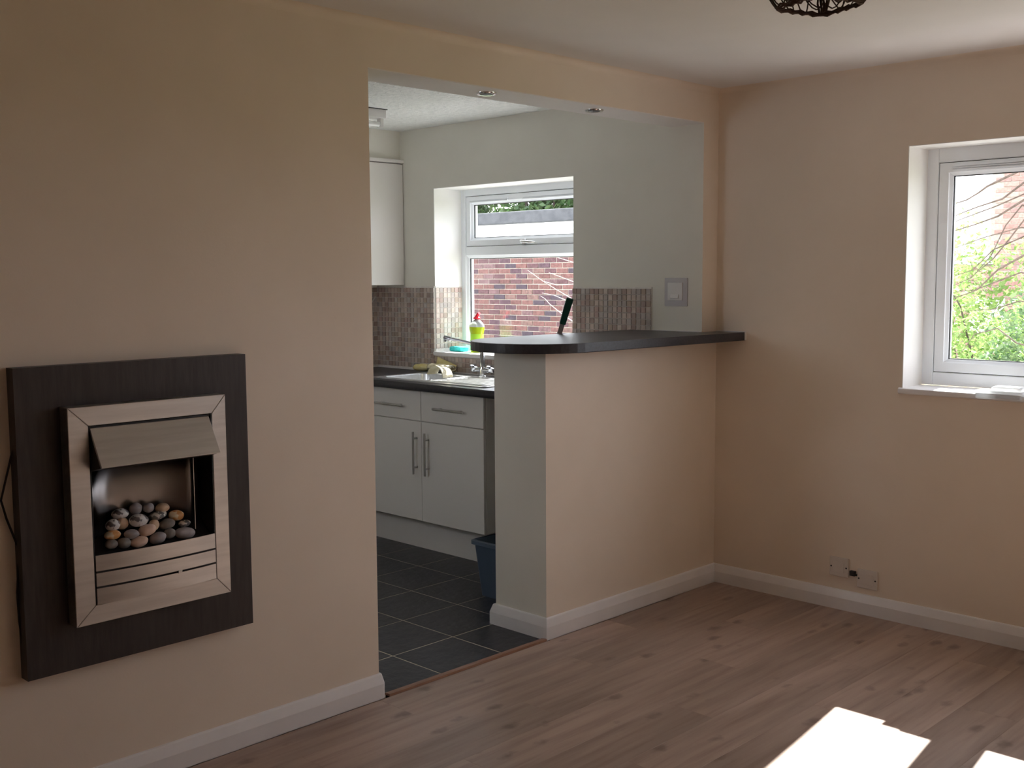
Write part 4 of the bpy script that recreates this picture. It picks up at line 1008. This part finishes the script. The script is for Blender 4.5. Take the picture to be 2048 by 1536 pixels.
# leaning bare tree whose thin branches cross the living room view
bt = thing('bare_tree', (1.25, 2.2, -0.25), 'bare branched small tree with thin twigs crossing the living room window', 'tree')
MB().tube([(1.25, 2.2, -0.25), (1.22, 2.15, 0.6), (1.20, 2.05, 1.5), (1.15, 2.0, 2.3), (1.10, 2.0, 2.9)], [0.05, 0.045, 0.035, 0.025, 0.012], 10).build('trunk', 'bark', bt, smooth=True)
tw = [[(0.71, 1.93), (0.552, 1.846), (0.41, 1.80), (0.20, 1.74)], [(0.709, 1.972), (0.536, 1.904), (0.379, 1.845), (0.25, 1.79)],
      [(0.718, 1.733), (0.545, 1.652), (0.448, 1.537), (0.28, 1.48)], [(0.722, 1.62), (0.591, 1.536), (0.481, 1.42), (0.25, 1.34)],
      [(0.716, 1.775), (0.513, 1.724), (0.25, 1.64)], [(0.726, 1.521), (0.566, 1.464), (0.437, 1.42), (0.25, 1.40)],
      [(0.70, 2.10), (0.489, 2.021), (0.432, 1.987), (0.375, 1.947), (0.22, 1.90)], [(0.689, 1.903), (0.596, 1.793), (0.53, 1.62), (0.42, 1.47)],
      [(0.72, 1.85), (0.62, 1.70), (0.56, 1.60), (0.44, 1.49), (0.30, 1.43)], [(0.70, 2.03), (0.60, 1.94), (0.47, 1.90), (0.31, 1.85)], [(0.72, 1.36), (0.58, 1.31), (0.44, 1.30)], [(0.72, 1.12), (0.60, 1.20), (0.45, 1.16), (0.36, 1.04)]]
for k, pl in enumerate(tw):
    z0_ = pl[0][1] - 0.2
    p = [Vector((1.19 - 0.03 * max(0, z0_ - 1), 2.03, z0_)), Vector((0.95, 2.0 + 0.03 * math.sin(k), pl[0][1] - 0.05))] + [Vector((a, 2.0 + 0.05 * math.sin(k + j), b)) for j, (a, b) in enumerate(pl)]
    r0 = 0.0048 if k % 3 else 0.007
    MB().tube(p, [r0 * (1.5 - 1.2 * j / (len(p) - 1)) for j in range(len(p))], 6).build('branch', 'bark', bt, smooth=True)
# pale twigs in front of the bricks
ps = thing('twiggy_shrub', (-2.75, 2.5, -0.25), 'pale bare twigs of a shrub in front of the brick wall', 'shrub')
MB().tube([(-2.75, 2.5, -0.25), (-2.74, 2.5, 0.7), (-2.72, 2.5, 1.5), (-2.70, 2.5, 2.0)], [0.02, 0.016, 0.012, 0.006], 8).build('stem', 'pale_bark', ps, smooth=True)
tws = [[(-3.11, 1.628), (-3.308, 1.673), (-3.42, 1.72)], [(-3.11, 1.448), (-3.326, 1.439), (-3.472, 1.474), (-3.638, 1.570)], [(-3.11, 1.461), (-3.25, 1.505), (-3.383, 1.546)],
       [(-3.15, 1.33), (-3.268, 1.389), (-3.442, 1.469)], [(-3.166, 1.305), (-3.326, 1.354), (-3.472, 1.370)], [(-3.12, 1.14), (-3.24, 1.193), (-3.402, 1.276), (-3.46, 1.32), (-3.502, 1.344)]]
for k, pl in enumerate(tws):
    p = [Vector((-2.74, 2.5, pl[0][1] - 0.25))] + [Vector((a, 2.5 + 0.02 * math.sin(k + j), b)) for j, (a, b) in enumerate(pl)]
    MB().tube(p, [0.0045 - 0.003 * j / (len(p) - 1) for j in range(len(p))], 6).build('twig', 'pale_bark', ps, smooth=True)
# trees above the outbuilding
for k, (x_, lab) in enumerate(((-15.6, 'dark leafed tree over the left end of the outbuilding roof'), (-12.2, 'leafy green tree over the middle of the outbuilding roof'), (-8.6, 'leafy tree over the right end of the outbuilding roof'))):
    t = thing('garden_tree', (x_, 12.0, -0.25), lab, 'tree', 'trees behind the outbuilding')
    leaves('foliage', 'leaf_dark' if k == 0 else 'leaf_mid', [(x_, 12.5, 3.3, 1.6, 0.9, 1.3), (x_ + 0.6, 12.1, 2.9, 1.0, 0.7, 0.9), (x_ - 0.6, 12.3, 4.2, 1.1, 0.8, 1.0)], 9000, 0.15, t, 40 + k)
    branchy(t, (x_, 12, -0.25), [(x_, 12, 3.6), (x_ + 0.6, 11.7, 3.4), (x_ - 0.6, 11.8, 4.4)], 0.07)
    MB().tube([(x_, 12, -0.25), (x_ + 0.05, 12, 1.2), (x_, 12, 2.6)], [0.16, 0.13, 0.09], 10).build('trunk', 'bark', t, smooth=True)
